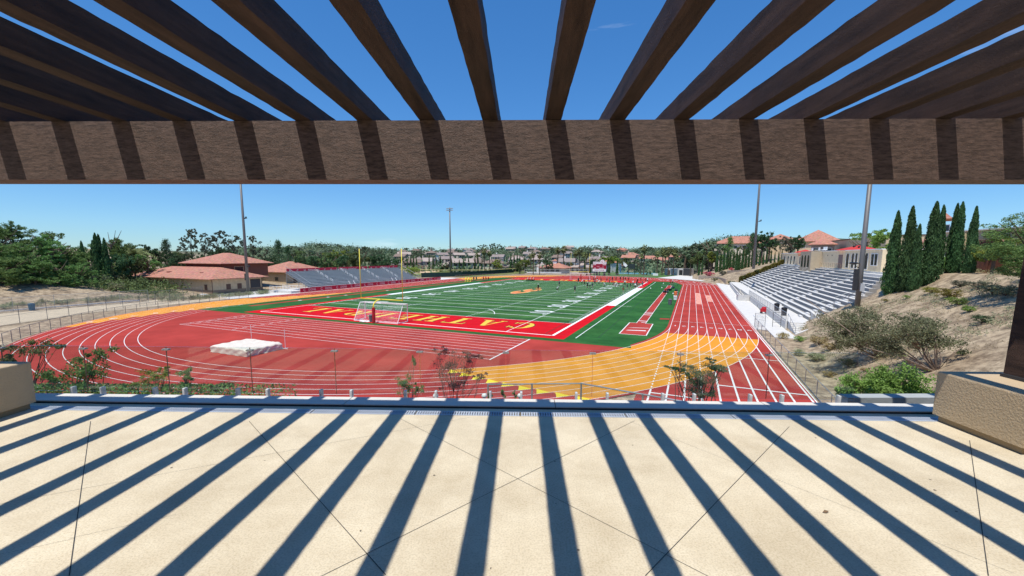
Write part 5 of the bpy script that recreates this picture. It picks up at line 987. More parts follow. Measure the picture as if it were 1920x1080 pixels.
# far wooded hills: one mass, plus trees one can tell apart
k=0
for i in range(270):
    px=rg.uniform(545,1340); d=rg.uniform(230,620); p=on(px,d); hh=rg.uniform(7,12); p=(p[0],p[1],p[2]-hh*.28)
    ITEMS.append(('trees on the far hillside',px,'hillside_tree',rg.choice(['broad','broad','pine']),p,hh,rg.uniform(.9,1.5),f"{'near' if d<360 else 'middle' if d<480 else 'far'} hillside {rg.choice(['round','spreading','bushy'])} tree",'tree','far',.35,{}))
for px,yt in [(640,463),(655,461),(760,462),(790,460),(810,461),(905,456),(920,454),(932,455),(943,459),(885,461),(1020,465),(1100,459),(1118,457),(1135,458),(1150,461),(1160,462),(600,467),(690,464),(720,466),(860,463),(1205,468),(1290,450),(1298,449),(1326,444),(1335,445),(1285,456),(1310,458),(1340,450)]:
    d=rg.uniform(560,640) if px<1250 else rg.uniform(200,260); p=on(px,d); ITEMS.append(('skyline trees',px,'skyline_tree','broad',p,max(6,hpx(px,yt,p)),1.3,'dark round tree standing on the skyline','tree','far',.35,{}))
# cypress hedge and trees on the right slope
for i,px in enumerate([1312,1318,1345,1352,1358,1364,1370,1376,1382,1387,1393,1399,1405,1411,1418,1425,1432,1438,1446,1453,1460,1466]): addt('cypress_tree','cypress',px,(196 if px<1340 else 182 if px<1380 else 172 if px<1420 else 166)+rg.uniform(-2,2),rg.uniform(464,472) if px>1340 else 488,.6,'narrow green cypress in the hedge row above the far bend','cypress hedge above the far bend','cyp',q=.3,zoff=-.3)
for px,d,yt,k_,l in [(1367,190,446,'conifer','pine'),(1428,175,427,'broad','dark'),(1410,184,438,'conifer','dark'),(1442,178,438,'broad','dark'),(1395,195,452,'broad','oak'),(1462,172,450,'euc','euc'),(1482,168,438,'broad','euc'),(1495,166,436,'broad','dark'),(1330,205,462,'broad','oak'),(1342,198,468,'broad','lime'),(1310,225,470,'broad','oak'),(1290,235,475,'broad','dark'),(1296,205,484,'palm','palm'),(1385,188,472,'broad','oak'),(1350,190,478,'palm','palm')]:
    addt('leafy_tree' if k_!='palm' else 'fan_palm',k_,px,d,yt,.85,'tree above the far right bend','trees above the far right bend',l)
addt('leafy_tree','broad',1622,118,424,1.2,'small light green tree behind the grey pole on the terrace','x','green')
# big foreground cypresses
for i,(px,d,yb,yt,w,desc) in enumerate([(1668,62,547,397,1.0,'tall pointed cypress nearest the concrete bleachers'),(1694,61,547,388,1.,'tall cypress just right of the first one by the bleachers'),(1711,60,540,421,.95,'shortest cypress of the hilltop group'),(1738,61,535,380,1.15,'tall wide cypress left of the pale pillar'),(1752,63,530,386,.9,'cypress touching the right side of the wide one'),(1778,64,525,383,.95,'cypress right of the pale pillar, behind its twin'),(1787,63,524,380,.9,'cypress left of the flared buttress'),(1813,61,526,388,.95,'rightmost tall cypress, beside the wooden gate')]):
    c=gd(px,yb,d); xb=px+ -.10*(470-yb)*-1*0; base=gd(px,yb,d); zt=gd(px,yt,d)[2]; base=(base[0],base[1],hgt(base[0],base[1])-.1); h=zt-base[2]
    plant('cypress_tree','cypress',i%3,(base[0],base[1],base[2]-.2),h+.2,h*.76*w,desc,'tree','cyp',group='big hilltop cypresses',q=1.)
c=ground(1940,548); plant('pine_tree','pine',7,c,hpx(1940,385,c),8.6,'large bushy pine at the right edge behind the dark post','tree','pine',q=2.2)
c=gd(1868,455,60); plant('leafy_tree','broad',4,(c[0],c[1],c[2]-3),hpx(1868,427,(c[0],c[1],c[2]-3)),5,'yellow green leafy tree between the cross and the big pine','tree','lime')
c=gd(1842,470,75); plant('leafy_tree','broad',5,(c[0],c[1],c[2]-3),hpx(1842,430,(c[0],c[1],c[2]-3)),5,'dark tree above the red roof behind the gate','tree','dark')
cnt={}
for it in sorted(ITEMS,key=lambda q_:(q_[0],q_[1])):
    grp,px,name,kind,p,h,wr,desc,cat,leaf,q,k=it; i=cnt.get(grp,0); cnt[grp]=i+1
    noun=grp if grp!='x' else None
    lab=desc if grp=='x' else f"{desc}, {'leftmost' if i==0 else ordw(i)+'from left'}"
    wd={'pine':h*1.15*wr,'broad':h*1.1*wr,'euc':h*.9*wr,'cypress':h*1.0*wr,'conifer':h*1.*wr,'palm':h*1.0,'feather':h*1.1,'bush':h*1.6}[kind]
    plant(name,kind,i%4,p,h,wd,lab,cat,leaf,group=None if grp=='x' else grp,q=q)
print('ITEMS',len(ITEMS))
# hedge at the far end of the bleachers
t=root('clipped_hedge','long yellow green clipped hedge at the far end of the concrete bleachers','hedge',(76.8,104.5,0)); rng=np.random.default_rng(9); n=9000
u=rng.uniform(0,1,n); w_=rng.uniform(-.7,.7,n); v=rng.uniform(0,1,n)**.5; C_=np.stack([u*12.5,w_+1.5*0,u*6.1+.6+v*1.9],1); C_[:,2]+=.12*np.sin(C_[:,0]*3); leaf_mb(C_,.34,rng,.6).obj('leaves',LF['hedge'],t); m=MB(); m.add([(0,-.5,-1),(12.5,-.5,4),(12.5,.5,4),(0,.5,-1),(0,-.5,2.2),(12.5,-.5,8.2),(12.5,.5,8.2),(0,.5,2.2)],[(0,3,2,1),(4,5,6,7),(0,1,5,4),(1,2,6,5),(2,3,7,6),(3,0,4,7)]); m.obj('core',mat('hedge_core',(.06,.06,.02)),t)
# silver grass in front of the field house
for i in range(34):
    x,y=-27.5-.1*i+rg.uniform(-.6,.6)*2 if 0 else -28.5-rg.uniform(0,3.2)-(0 if i<17 else 0),2+i*.62
    plant('grass_clump','grasstuft',i%4,(-27.2-rg.uniform(0,2.6)-max(0,(8-y))*.15,y,0),rg.uniform(.9,1.35),rg.uniform(1.8,2.4),f"silvery grass clump before the field house, {'nearest' if i==0 else ordw(i)+'from the near end'}",'grass clump','grass',group='silvery grass clumps before the field house',crown='blades',stem='root_ball',q=.6)
for i in range(30):
    y=-28+i*1.25; plant('grass_clump','grasstuft',i%4,(-35.5-rg.uniform(0,2.5),y,hgt(-36,y)),rg.uniform(.8,1.3),rg.uniform(2,3),f"grey grass clump behind the parking lot, {'nearest' if i==0 else ordw(i)+'from the near end'}",'grass clump','grass',group='grey grass clumps behind the parking lot',crown='blades',stem='root_ball',q=.6)
for i,(px,d,yt,l,desc) in enumerate([(195,138,505,'grass','grey shrub at the foot of the slim cypresses'),(225,140,510,'euc','round grey green shrub left of the tiled roof'),(245,128,515,'oak','olive shrub at the left end of the field house'),(210,120,528,'grass','low silver shrub before the field house end'),(178,130,512,'euc','pale shrub under the right pine'),(488,150,500,'lime','bright yellow green shrub right of the field house'),(770,190,496,'lime','rounded yellow shrub behind the left bleachers')]):
    p=on(px,d); plant('shrub','bush',i%4,p,hpx(px,yt,p),hpx(px,yt,p)*1.8,desc,'shrub',l,crown='foliage',stem='stem')
# shrubs on the right slope
SH=[(1468,628,'red','dark red spiky shrub at the foot of the bleacher stairs','dry',1.1,'grasstuft'),(1500,634,'','small green shrub right of the spiky red shrub','green',.9,'bush'),(1535,640,'','rusty brown shrub under the left olive tree','dry',1.3,'bush'),(1556,650,'','second rusty brown shrub beside the left olive tree','dry',1.0,'bush'),(1530,672,'','grey dry shrub beside the right track fence','grass',1.2,'bush'),(1555,700,'','pale dry shrub low by the right fence','dry',.7,'bush'),(1590,680,'','dark low shrub in the shade below the left olive tree','dark',.9,'bush'),(1497,660,'','thin grey shrub close to the fence','grass',.9,'bush'),
 (1745,545,'','broad yellow green shrub on the upper slope','hedge',1.0,'bush'),(1778,552,'','yellow green shrub next to the bright one on the slope','hedge',1.3,'bush'),(1795,565,'','bright green shrub on the upper slope','green',1.0,'bush'),(1815,578,'','small bright green shrub below the bright one','green',.7,'bush'),(1840,600,'','dark green shrub in the shadow near the post','dark',.8,'bush'),(1700,553,'','small green shrub under the shortest cypress','green',.5,'bush'),(1660,560,'','small yellow green shrub at the first cypress','hedge',.5,'bush'),
 (1860,545,'','grey heather-like shrub below the gate wall','grass',1.2,'bush'),(1835,535,'','dark low shrub at the foot of the gate wall','euc',1.0,'bush'),(1885,548,'','second grey shrub below the gate wall','grass',1.2,'bush'),(1800,532,'','grey green shrub in front of the rightmost cypress','euc',1.0,'bush'),(1690,665,'','little green shrub between the olive trees','green',.4,'bush'),(1620,690,'','little dry shrub below the olive trees','dry',.4,'bush'),(1800,660,'','small green shrub right of the right olive tree','oak',.4,'bush'),(1700,700,'','small dark shrub beside the bright bush','dark',.5,'bush'),
 (1395,520,'','low green shrub on the upper terrace wall','oak',1.6,'bush'),(1370,527,'','dark shrub trailing on the terrace wall','dark',1.6,'bush'),(1355,510,'','grey bare shrub right of the pink bougainvillea','euc',2.6,'bush'),(1328,512,'','pink red bougainvillea bush above the far bend','red',2.8,'bush'),(1372,502,'','rust red shrub under the cypress hedge','red',1.6,'bush'),(1340,520,'','olive shrub below the bougainvillea','oak',1.6,'bush'),(1420,512,'','low shrub below the clipped hedge','dark',1.4,'bush')]
for i,(px,py,_,desc,l,w_,kd) in enumerate(SH):
    p=ground(px,py+6); plant('shrub',kd,i%4,p,w_*.75,w_*1.5,desc,'shrub',l,crown='foliage',stem='stem',q=1. if px>1450 else .5)
# scattered dry tufts: ground cover
rng=np.random.default_rng(3); P=[]
while len(P)<5200:
    x=rng.uniform(62,97); y=rng.uniform(-44,24); z=hgt(x,y)
    if z<.35 or (y>16 and x<88) : continue
    w=fpx(x,y,z)
    if mnoise.noise(Vector((x*.35,y*.35,5)))<-.12+rng.uniform(0,.35): continue
    P.append((x,y,z-.04))
P=np.array(P); m=MB(); cen=np.repeat(P,3,0)+rng.normal(0,.10,(len(P)*3,3))*np.array([1,1,.12])+np.array([0,0,.06]); l=leaf_mb(cen,.16,rng,.16,(0,0,.7),.8)
o=l.obj('dry_ground_cover',mat('straw',(.30,.235,.14),.9,.4,.6,trans=.2),field=True); tag(o,'dry straw and litter scattered over the sandy slope','ground cover',kind='stuff')
P=[]
while len(P)<900:
    x=rng.uniform(66,96); y=rng.uniform(-40,20); z=hgt(x,y)
    if z<.4 or (y>14 and x<88) or mnoise.noise(Vector((x*.16,y*.16,15)))<.02: continue
    P.append((x,y,z))
P=np.array(P); cen=np.repeat(P,26,0)+rng.normal(0,1,(len(P)*26,3))*np.array([.20,.20,.10])+np.array([0,0,.14])
o=leaf_mb(cen,.15,rng,.3,(0,0,.5),.9).obj('weeds',LF['grass'],field=True); tag(o,'grey green weeds growing in patches on the sandy slope','weeds',kind='stuff')
# olive trees on the slope
def shrubtree(name,label,cat,base,spx,ranges,leafm,barkm,nst,rst,leafn,leafsz,seed,asp=.4,updir=None):
    # stems from the base to clump centres, leaves around them
    rng=np.random.default_rng(seed); t=root(name,label,cat,base); B0=np.array([0,0,0.]); st=MB(); P=[]
    for (c,rad,n) in ranges:
        c=np.array(c)-np.array(base); rad=np.array(rad)
        for i in range(n):
            d=rng.normal(size=3); d/=np.linalg.norm(d); cc=c+d*rad*rng.uniform(.2,1.); r_=rad*rng.uniform(.14,.32)
            p=rng.normal(size=(leafn,3)); p*=r_*.55; P.append(cc+p)
            if rng.random()<.35: st.tube([c*.55+np.array([0,0,.0]),(c+cc)/2,cc],[rst*.5,rst*.3,rst*.12],5)
        for k in range(nst):
            e=c+rng.normal(size=3)*rad*.45; mid=e*.45+rng.normal(size=3)*.08*np.linalg.norm(e)+np.array([0,0,-.06*np.linalg.norm(e)]); st.tube([B0+np.array([0,0,-.25])+rng.normal(size=3)*.04*rst*10,mid,e],[rst,rst*.7,rst*.25],7)
    leaf_mb(np.concatenate(P),leafsz,rng,asp,updir,.8).obj('foliage',leafm,t); st.obj('stem',barkm,t,smooth=True); return t
LF['olive']=leafmat('olive_leaf',(0.178,0.186,0.096),.4,1.5,.1); LF['maroonleaf']=leafmat('plum_leaf',(0.155,0.070,0.062),.45,3.,.1)
def cl(px,py,d,rx,ry,n): # clump centre from picture row and distance, radii in px
    c=gd(px,py,d); s=d/F_PX; return (c,(rx*s,rx*s*.8,ry*s),n)
b0=ground(1757,692); D0=math.hypot(b0[0]-FC[0],b0[1]-FC[1])
shrubtree('olive_tree','right olive tree with pale branching stems fanning left over the slope','tree',b0,0,[cl(1700,625,D0*1.0,48,26,34),cl(1755,635,D0*1.02,42,24,28),cl(1665,650,D0,34,18,16),cl(1725,600,D0*1.05,34,16,16)],LF['olive'],M_barkp,4,.06,120,.13,11)
b1=ground(1655,668); D1=math.hypot(b1[0]-FC[0],b1[1]-FC[1])
shrubtree('olive_tree','left olive tree with a dense rounded crown beside the sloping wall','tree',b1,0,[cl(1600,612,D1,50,32,44),cl(1640,640,D1,44,24,30),cl(1590,640,D1*.98,36,20,22),cl(1610,590,D1*1.04,30,14,12)],LF['olive'],M_barkp,3,.07,125,.14,12)
# bright bush behind the low wall
c=gd(1668,728,6.6); b2=(c[0],c[1],c[2]-.55)
shrubtree('green_bush','fresh green bush behind the low concrete wall by the right planter','bush',b2,0,[cl(1635,728,6.5,42,26,40),cl(1690,722,6.8,46,26,44),cl(1600,740,6.3,24,16,14)],LF['green'],M_bark,3,.012,150,.030,13,.5)
# shrubs just beyond the glass screen
NS=[('plum_shrub','airy plum leaved shrub on many thin stems beyond the middle of the glass screen',[(850,690,7.,46,34,40),(885,672,7.,24,16,12),(830,655,7.,18,12,7),(900,705,7.,16,10,8),(845,722,7.,40,12,12)],(850,790),'maroonleaf',.035,22,20,4,.55,.006),
 ('young_shrub','small green shrub left of the plum leaved shrub',[(758,722,6.6,22,20,20),(785,730,6.6,14,14,10),(775,675,6.6,8,26,4)],(765,790),'pine',.035,26,21,3,.45,.006),
 ('feathery_tree','dark feathery young tree on the right behind the glass screen',[(1310,715,7.4,34,26,42),(1290,695,7.4,30,14,18),(1345,690,7.4,28,10,16),(1260,690,7.4,18,4,8),(1320,740,7.4,24,10,14),(1335,678,7.4,14,6,5)],(1312,800),'dark',.05,24,22,3,.35,.010),
 ('young_shrub','leafy shrub spreading behind the left pane of the glass screen',[(140,700,8.,34,28,16),(180,665,8.,24,14,7),(90,712,8.,30,18,8),(165,725,8.,34,14,10)],(140,790),'pine',.05,34,23,3,.5,.008),
 ('young_shrub','yellow green shrub at the far left beside the planter',[(60,650,9.,30,14,9),(20,670,9.,22,16,8),(95,650,9.,16,7,4)],(45,740),'oak',.05,30,24,3,.5,.008),
 ('young_shrub','fern like yellow green plant behind the second glass seam',[(285,705,7.3,24,13,16),(310,695,7.3,12,10,8),(255,722,7.3,14,8,8)],(290,790),'lime',.045,26,25,2,.3,.006),
 ('young_shrub','compact green plant right of the fern like one',[(350,702,7.3,16,10,12),(345,724,7.3,18,12,12)],(350,790),'pine',.04,26,26,2,.5,.006),
 ('young_shrub','grey green sprig leaning right behind the glass screen',[(420,722,7.,22,8,14),(400,732,7.,10,6,5)],(385,790),'olive',.038,26,27,2,.5,.006),
 ('sapling','tiny green sapling, middle one of three right of the plum shrub',[(942,738,6.5,7,12,8)],(942,790),'pine',.03,24,28,2,.45,.005),('sapling','tiny green sapling, leftmost of three right of the plum shrub',[(918,742,6.5,6,7,6)],(918,790),'pine',.03,24,29,2,.45,.005),('sapling','tiny green sapling, rightmost of three right of the plum shrub',[(965,740,6.5,5,9,6)],(965,790),'pine',.03,24,30,2,.45,.005)]
for nm,lab,R_,bp,lf_,ls,ln,sd,ns_,asp,rs in NS:
    d=R_[0][2]; c=gd(bp[0],bp[1],d); shrubtree(nm,lab,'shrub',tuple(c),0,[cl(*r) for r in R_],LF[lf_],M_bark,ns_,rs,int(ln*2.8),ls*.62,sd,asp)
rng=np.random.default_rng(31); C_=[]
for i in range(16000):
    px=rng.uniform(-40,560); w=1-max(0,px-380)/200
    if rng.random()>w: continue
    w3=uny(px,rng.uniform(720,770),rng.uniform(5.0,6.2)); w3=np.array([w3[0],w3[1],w3[2]-ZF]); q3=MF.inverted()@Vector((w3[0],w3[1],w3[2]+ZF)); C_.append(tuple(q3))
o=leaf_mb(np.array(C_),.038,rng,.5).obj('ground_cover',LF['pine'],field=True); tag(o,'low green ground cover just beyond the left end of the kerb','ground cover',kind='stuff')
# ------------------------------------------------------------------ houses on the far hillside
def house_proto(v):
    rng=random.Random(v); w=rng.uniform(8.5,12); d=rng.uniform(6.5,8.5); h=rng.choice([3.0,5.0,5.2]); W_m=MB(); W_m.box(0,w,0,d,-6,h); Rm=MB()
    (gable if v%2 else hip)(Rm,0,w,0,d,h,2.2,.7)
    if v%3==0: W_m.box(w*.55,w*1.15,-3,4,-6,h*.6); (gable)(Rm,w*.55,w*1.15,-3,4,h*.6,1.5,.5)
    wins=[]; n=4
    for fl in range(1 if h<4 else 2):
        for k in range(n): x=w*(k+.6)/(n+.4); wins.append((x,.9+fl*2.5,1.3,1.2))
    return W_m.mesh('house_wall'),Rm.mesh('house_roof'),wins
wm=MB(); wm.add([(-.65,-.06,0),(.65,-.06,0),(.65,.02,0),(-.65,.02,0),(-.65,-.06,1.2),(.65,-.06,1.2),(.65,.02,1.2),(-.65,.02,1.2)],[(0,3,2,1),(4,5,6,7),(0,1,5,4),(1,2,6,5),(2,3,7,6),(3,0,4,7)]); wmesh=wm.mesh('house_window')
cm=MB(); cm.box(-.5,.5,-.4,.4,0,1.8); chm=cm.mesh('house_chimney')
HP=[house_proto(v) for v in range(8)]; wallc=[mat('house_cream',(.62,.54,.42),objrand=.1),mat('house_white',(.72,.69,.63)),mat('house_pink',(.56,.46,.37)),mat('house_tan',(.45,.36,.26))]; roofc=[mat('roof_grey_tile',(.26,.21,.19),.8,.2,1),M_tile2,M_tile,mat('roof_pale',(.36,.29,.25),.8,.2,1)]
HS=[]
for i in range(88):
    row=i%8; px=rg.uniform(735,1175) if row<6 else rg.uniform(690,1180); dist=[235,265,300,340,385,440,500,560][row]+rg.uniform(-12,12); HS.append((px,dist))
for px,d in [(868,215),(905,222),(925,218),(950,226),(880,240),(852,228),(1010,235),(755,240),(1085,250),(1100,262),(1235,330),(1225,300),(1250,350),(1200,320),(1265,380)]: HS.append((px,d))
HS.sort(); placed=[]
for i,(px,d) in enumerate(HS):
    p=on(px,d)
    if any(math.hypot(p[0]-q1[0],p[1]-q1[1])<14 for q1 in placed): continue
    placed.append(p); j=len(placed)-1; v=rg.randrange(8); a=math.atan2(p[1]-FC[1],p[0]-FC[0])-math.pi/2+rg.uniform(-.6,.6); wi,ri=(rg.randrange(4),rg.choice([0,1,3,0,3])) if px<1120 else (rg.choice([0,2,3]),2)
    t=root('hillside_house',f"{['cream','white','pinkish','tan'][wi]} hillside house with {['grey','brown','red','pale'][ri]} roof, {'leftmost' if j==0 else ordw(j)+'from left'}",'house',p,a,'houses on the far hillside')
    wall,roof,wins=HP[v]; child('wall',wall,wallc[wi],t); rf=child('roof',roof,roofc[ri],t); 
    for (x,z,ww,hh) in wins: child('window',wmesh,M_glassd,t,(x,0,z))
    c=child('chimney',chm,wallc[wi],rf,(3,4,4.6 if roof.vertices[0].co.z<4 else 6.8))
# distant woodland mass between the countable trees
rng=np.random.default_rng(77); C_=[]
for i in range(3600):
    px=rng.uniform(420,1420); d=rng.uniform(215,760)**1.0; p=on(px,d)
    if 700<px<1180 and d<420 and rng.random()<.55: continue
    if p[0]>50 and d<260: continue
    hh=rng.uniform(1.5,6); rr=rng.uniform(1.5,4.); q_=rng.normal(size=(16,3))*np.array([rr,rr,hh*.35])+np.array([p[0],p[1],p[2]+hh*.6]); C_.append(q_)
o=leaf_mb(np.concatenate(C_),1.5,rng,.7).obj('distant_woodland',LF['far'],field=True); tag(o,'wooded scrub covering the far hillside between the houses','woodland',kind='stuff')
rng=np.random.default_rng(78); C_=[]
for i in range(1500):
    px=rng.uniform(-60,340); d=rng.uniform(118,175); p=on(px,d)
    if p[0]>-38: continue
    hh=rng.uniform(.8,2.6); q_=rng.normal(size=(26,3))*np.array([1.1,1.1,hh*.35])+np.array([p[0],p[1],p[2]+hh*.5]); C_.append(q_)
o=leaf_mb(np.concatenate(C_),.42,rng,.5).obj('undergrowth',LF['oak'],field=True); tag(o,'scrubby undergrowth beneath the pines on the left bank','undergrowth',kind='stuff')
# ------------------------------------------------------------------ people
def skin(name,nodes,edges,sub=1):
    me=bpy.data.meshes.new(name); me.from_pydata([n[0] for n in nodes],edges,[]); o=bpy.data.objects.new(name,me); SC.collection.objects.link(o)
    o.modifiers.new('s','SKIN'); o.modifiers.new('u','SUBSURF').levels=sub; sv=me.skin_vertices[0].data
    for i,n in enumerate(nodes): sv[i].radius=(n[1],n[2] if len(n)>2 else n[1]); 
    sv[0].use_root=True; bpy.context.view_layer.update(); r=bpy.data.meshes.new_from_object(o.evaluated_get(bpy.context.evaluated_depsgraph_get())); bpy.data.objects.remove(o); bpy.data.meshes.remove(me)
    r.name=name; r.polygons.foreach_set('use_smooth',[True]*len(r.polygons)); return r
def pose(kind):
    # joints for a 1.78 m figure facing -y
    J=dict(hip=(0,0,.95),chest=(0,0,1.32),neck=(0,0,1.50),head=(0,-.01,1.65),top=(0,0,1.72))
    sh=.19; hp=.10
    J.update(lsh=(-sh,0,1.43),rsh=(sh,0,1.43),lhp=(-hp,0,.92),rhp=(hp,0,.92))
    if kind=='stand': J.update(lel=(-.25,.02,1.15),rel=(.25,.02,1.15),lha=(-.24,-.08,.90),rha=(.24,-.08,.90),lkn=(-.11,0,.50),rkn=(.11,0,.50),lft=(-.12,.02,.07),rft=(.12,.02,.07))
    if kind=='run': J.update(lel=(-.25,.16,1.18),rel=(.26,-.12,1.16),lha=(-.22,.02,1.08),rha=(.2,-.34,1.25),lkn=(-.1,-.30,.66),rkn=(.1,.10,.52),lft=(-.1,-.16,.28),rft=(.1,.36,.22))
    if kind=='walk': J.update(lel=(-.25,.10,1.16),rel=(.25,-.08,1.15),lha=(-.24,.10,.93),rha=(.24,-.22,.95),lkn=(-.1,-.16,.52),rkn=(.1,.06,.50),lft=(-.1,-.22,.08),rft=(.1,.30,.10))
    if kind=='crouch':
        J.update(hip=(0,.22,.55),chest=(0,-.02,.85),neck=(0,-.16,.98),head=(0,-.24,1.10),top=(0,-.26,1.18),lsh=(-sh,-.08,.92),rsh=(sh,-.08,.92),lhp=(-hp,.2,.52),rhp=(hp,.2,.52),lel=(-.26,-.18,.66),rel=(.26,-.18,.66),lha=(-.18,-.34,.50),rha=(.18,-.34,.50),lkn=(-.17,-.2,.46),rkn=(.17,-.2,.46),lft=(-.15,.04,.07),rft=(.15,.04,.07))
    if kind=='arms': J.update(lel=(-.40,-.05,1.50),rel=(.34,-.12,1.24),lha=(-.52,-.1,1.74),rha=(.22,-.3,1.25),lkn=(-.14,-.04,.50),rkn=(.14,.03,.50),lft=(-.18,0,.07),rft=(.18,.05,.07))
    return J
def V3(a,b,t): return tuple(a[i]+(b[i]-a[i])*t for i in range(3))
def person_proto(kind):
    J=pose(kind); N=[];E=[]
    def nd(p,r,r2=None,par=None): N.append((p,r,r2 or r)); i=len(N)-1; (E.append((par,i)) if par is not None else None); return i
    h=nd(J['hip'],.14,.10); c=nd(V3(J['hip'],J['chest'],.5),.13,.09,h); c=nd(J['chest'],.16,.10,c); n0=nd(V3(J['chest'],J['neck'],.75),.09,.07,c); n=nd(J['neck'],.055,.055,n0); nd(V3(J['neck'],J['head'],.6),.075,.085,n); hd=nd(J['head'],.085,.10,len(N)-1); nd(J['top'],.055,.065,hd)
    nd((J['head'][0],J['head'][1]-.11,J['head'][2]-.02),.018,.02,hd)
    for s in 'lr':
        a=nd(J[s+'sh'],.065,None,c); b=nd(J[s+'el'],.043,None,a); w=nd(V3(J[s+'el'],J[s+'ha'],.85),.028,None,b); ha=J[s+'ha']; pm=nd(ha,.038,.020,w); d=np.array(ha)-np.array(J[s+'el']); d/=np.linalg.norm(d); sx_=np.array([1,0,0])
        for f,(o,l) in enumerate(((-.03,.07),(-.01,.085),(.01,.08),(.03,.065))): q1=np.array(ha)+d*.03+sx_*o*.0+np.array([o*.6,o*.6,0]); i1=nd(tuple(q1+d*l*.5),.009,None,pm); nd(tuple(q1+d*l+np.array([0,-.015,-.005])),.007,None,i1)
        th=np.array(ha)+np.array([0,-.035,.0]); nd(tuple(th+d*.03),.010,None,pm)
        a=nd(J[s+'hp'],.095,None,h); k=nd(J[s+'kn'],.062,None,a); cf_=nd(V3(J[s+'kn'],J[s+'ft'],.4),.056,None,k); f=nd(J[s+'ft'],.036,None,cf_); nd((J[s+'ft'][0],J[s+'ft'][1]-.15,J[s+'ft'][2]-.035),.036,.025,f)
    body=skin('body',N,E)
    def tors(): 
        N=[(J['hip'],.165,.125),(V3(J['hip'],J['chest'],.5),.155,.115),(J['chest'],.185,.125),(V3(J['chest'],J['neck'],.7),.10,.09)]; E=[(0,1),(1,2),(2,3)]
        for s in 'lr': N.append((J[s+'sh'],.085,.085)); E.append((2,len(N)-1)); N.append((V3(J[s+'sh'],J[s+'el'],.75),.07,.07)); E.append((len(N)-2,len(N)-1))
        return skin('shirt',N,E)
    def shorts():
        N=[(J['hip'],.17,.13)]; E=[]
        for s in 'lr': N.append((J[s+'hp'],.115,.115)); E.append((0,len(N)-1)); N.append((V3(J[s+'hp'],J[s+'kn'],.85),.095,.095)); E.append((len(N)-2,len(N)-1))
        return skin('shorts',N,E)
    hair=MB(); hd=J['head']; hair.lathe((hd[0],hd[1]+.015,hd[2]-.03),[(.100,.0),(.112,.05),(.108,.10),(.07,.145),(.01,.16)],10)
    sh=[]
    for s in 'lr': m=MB(); f=J[s+'ft']; m.add([(f[0]-.045,f[1]-.20,f[2]-.07),(f[0]+.045,f[1]-.20,f[2]-.07),(f[0]+.045,f[1]+.07,f[2]-.07),(f[0]-.045,f[1]+.07,f[2]-.07),(f[0]-.04,f[1]-.17,f[2]-.01),(f[0]+.04,f[1]-.17,f[2]-.01),(f[0]+.04,f[1]+.06,f[2]+.05),(f[0]-.04,f[1]+.06,f[2]+.05)],[(0,3,2,1),(4,5,6,7),(0,1,5,4),(1,2,6,5),(2,3,7,6),(3,0,4,7)]); sh.append(m.mesh('shoe'))
    return body,tors(),shorts(),hair.mesh('hair',True),sh
PP={k:person_proto(k) for k in ('stand','run','walk','crouch','arms')}
SK=[mat('skin_light',(.45,.26,.18),.6),mat('skin_brown',(.20,.10,.06),.6)]; HM=mat('hair_dark',(.025,.018,.014),.6); HW=mat('helmet_white',(.72,.70,.66),.4)
CL={'white':mat('cloth_white',(.75,.75,.74)),'black':mat('cloth_black',(.015,.015,.018)),'red':mat('cloth_red',(.42,.02,.03)),'navy':mat('cloth_navy',(.02,.03,.06)),'grey':mat('cloth_grey',(.22,.22,.23)),'green':mat('cloth_teal',(.02,.09,.09))}
T3=lambda x,y:(1060+x/10.67,505+y/10.67)
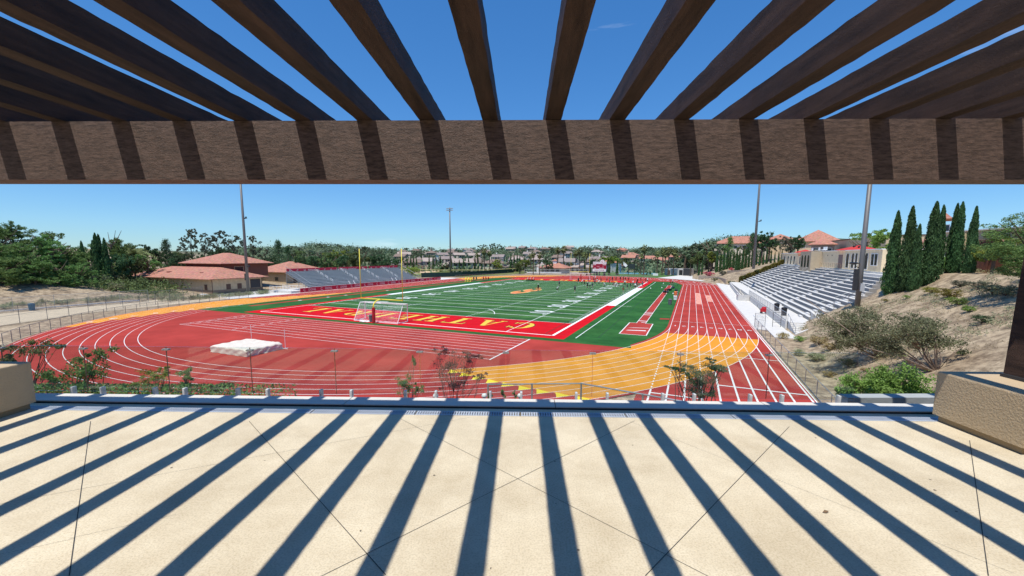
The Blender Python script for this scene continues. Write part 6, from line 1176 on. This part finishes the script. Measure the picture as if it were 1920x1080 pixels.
PE=[T3(262,268)+('black','black','stand'),T3(335,285)+('white','black','crouch'),T3(385,330)+('black','black','walk'),T3(440,375)+('navy','black','stand'),T3(490,388)+('white','black','stand'),T3(540,395)+('green','grey','walk'),T3(458,258)+('red','black','stand'),T3(590,315)+('grey','black','walk'),T3(640,262)+('red','white','run'),T3(670,285)+('white','grey','crouch'),T3(710,262)+('red','black','walk'),T3(600,225)+('white','grey','stand'),T3(830,250)+('grey','red','stand'),T3(880,312)+('red','red','arms'),T3(885,255)+('red','black','walk'),T3(940,245)+('black','black','run'),T3(1012,245)+('black','red','stand'),T3(1100,232)+('black','black','arms'),T3(1160,245)+('black','red','stand'),T3(1202,245)+('red','black','walk'),T3(1265,252)+('black','red','run'),T3(962,335)+('navy','black','crouch'),T3(1010,335)+('white','navy','crouch'),T3(1062,345)+('black','white','crouch'),T3(1000,350)+('white','grey','crouch'),T3(1155,462)+('black','red','stand'),T3(1188,330)+('white','navy','walk'),T3(1235,398)+('navy','navy','walk'),T3(1305,378)+('black','green','stand'),T3(1352,340)+('white','grey','arms'),T3(1395,402)+('white','black','walk'),T3(1440,375)+('red','black','stand'),T3(1472,402)+('red','white','run'),T3(1445,278)+('red','black','walk'),T3(1510,255)+('black','red','stand'),T3(1540,355)+('grey','black','walk'),T3(1605,262)+('red','red','stand'),T3(1642,278)+('white','black','walk'),T3(190,458)+('navy','black','stand'),
 (1009,545,'black','black','stand'),(1048.5,536,'grey','black','stand'),(1045,545.5,'white','black','crouch'),(1247,553,'red','black','stand'),(1257,535,'red','red','stand'),(1261,534,'white','red','walk'),(1269,559,'grey','white','walk'),(1113,528,'navy','black','walk'),(1084,530,'black','black','stand'),T3(780,345)+('white','white','crouch'),T3(1420,345)+('black','grey','walk')]
vb={'stand':'standing','run':'running','walk':'walking','crouch':'crouching','arms':'standing with an arm raised'}
for i,(px,py,c1_,c2_,kd) in enumerate(sorted(PE)):
    p=gz(px,py,.02); body,sh_,so_,hr,shoes=PP[kd]; rz=rg.uniform(0,6.28)
    if p[1]>100 and kd=='x': pass
    t=root('person',f"{vb[kd]} player in {c1_} shirt and {c2_} shorts, {'leftmost' if i==0 else ordw(i)+'from left'}",'person',(p[0],p[1],.02),rz,'players practising on the field')
    child('body',body,SK[i%3==1],t); child('shirt',sh_,CL[c1_],t); child('shorts',so_,CL[c2_],t); child('hair',hr,HW if (c1_=='white' or i%4==0) else HM,t)
    for s_ in shoes: child('shoe',s_,CL['white' if i%2 else 'black'],t)
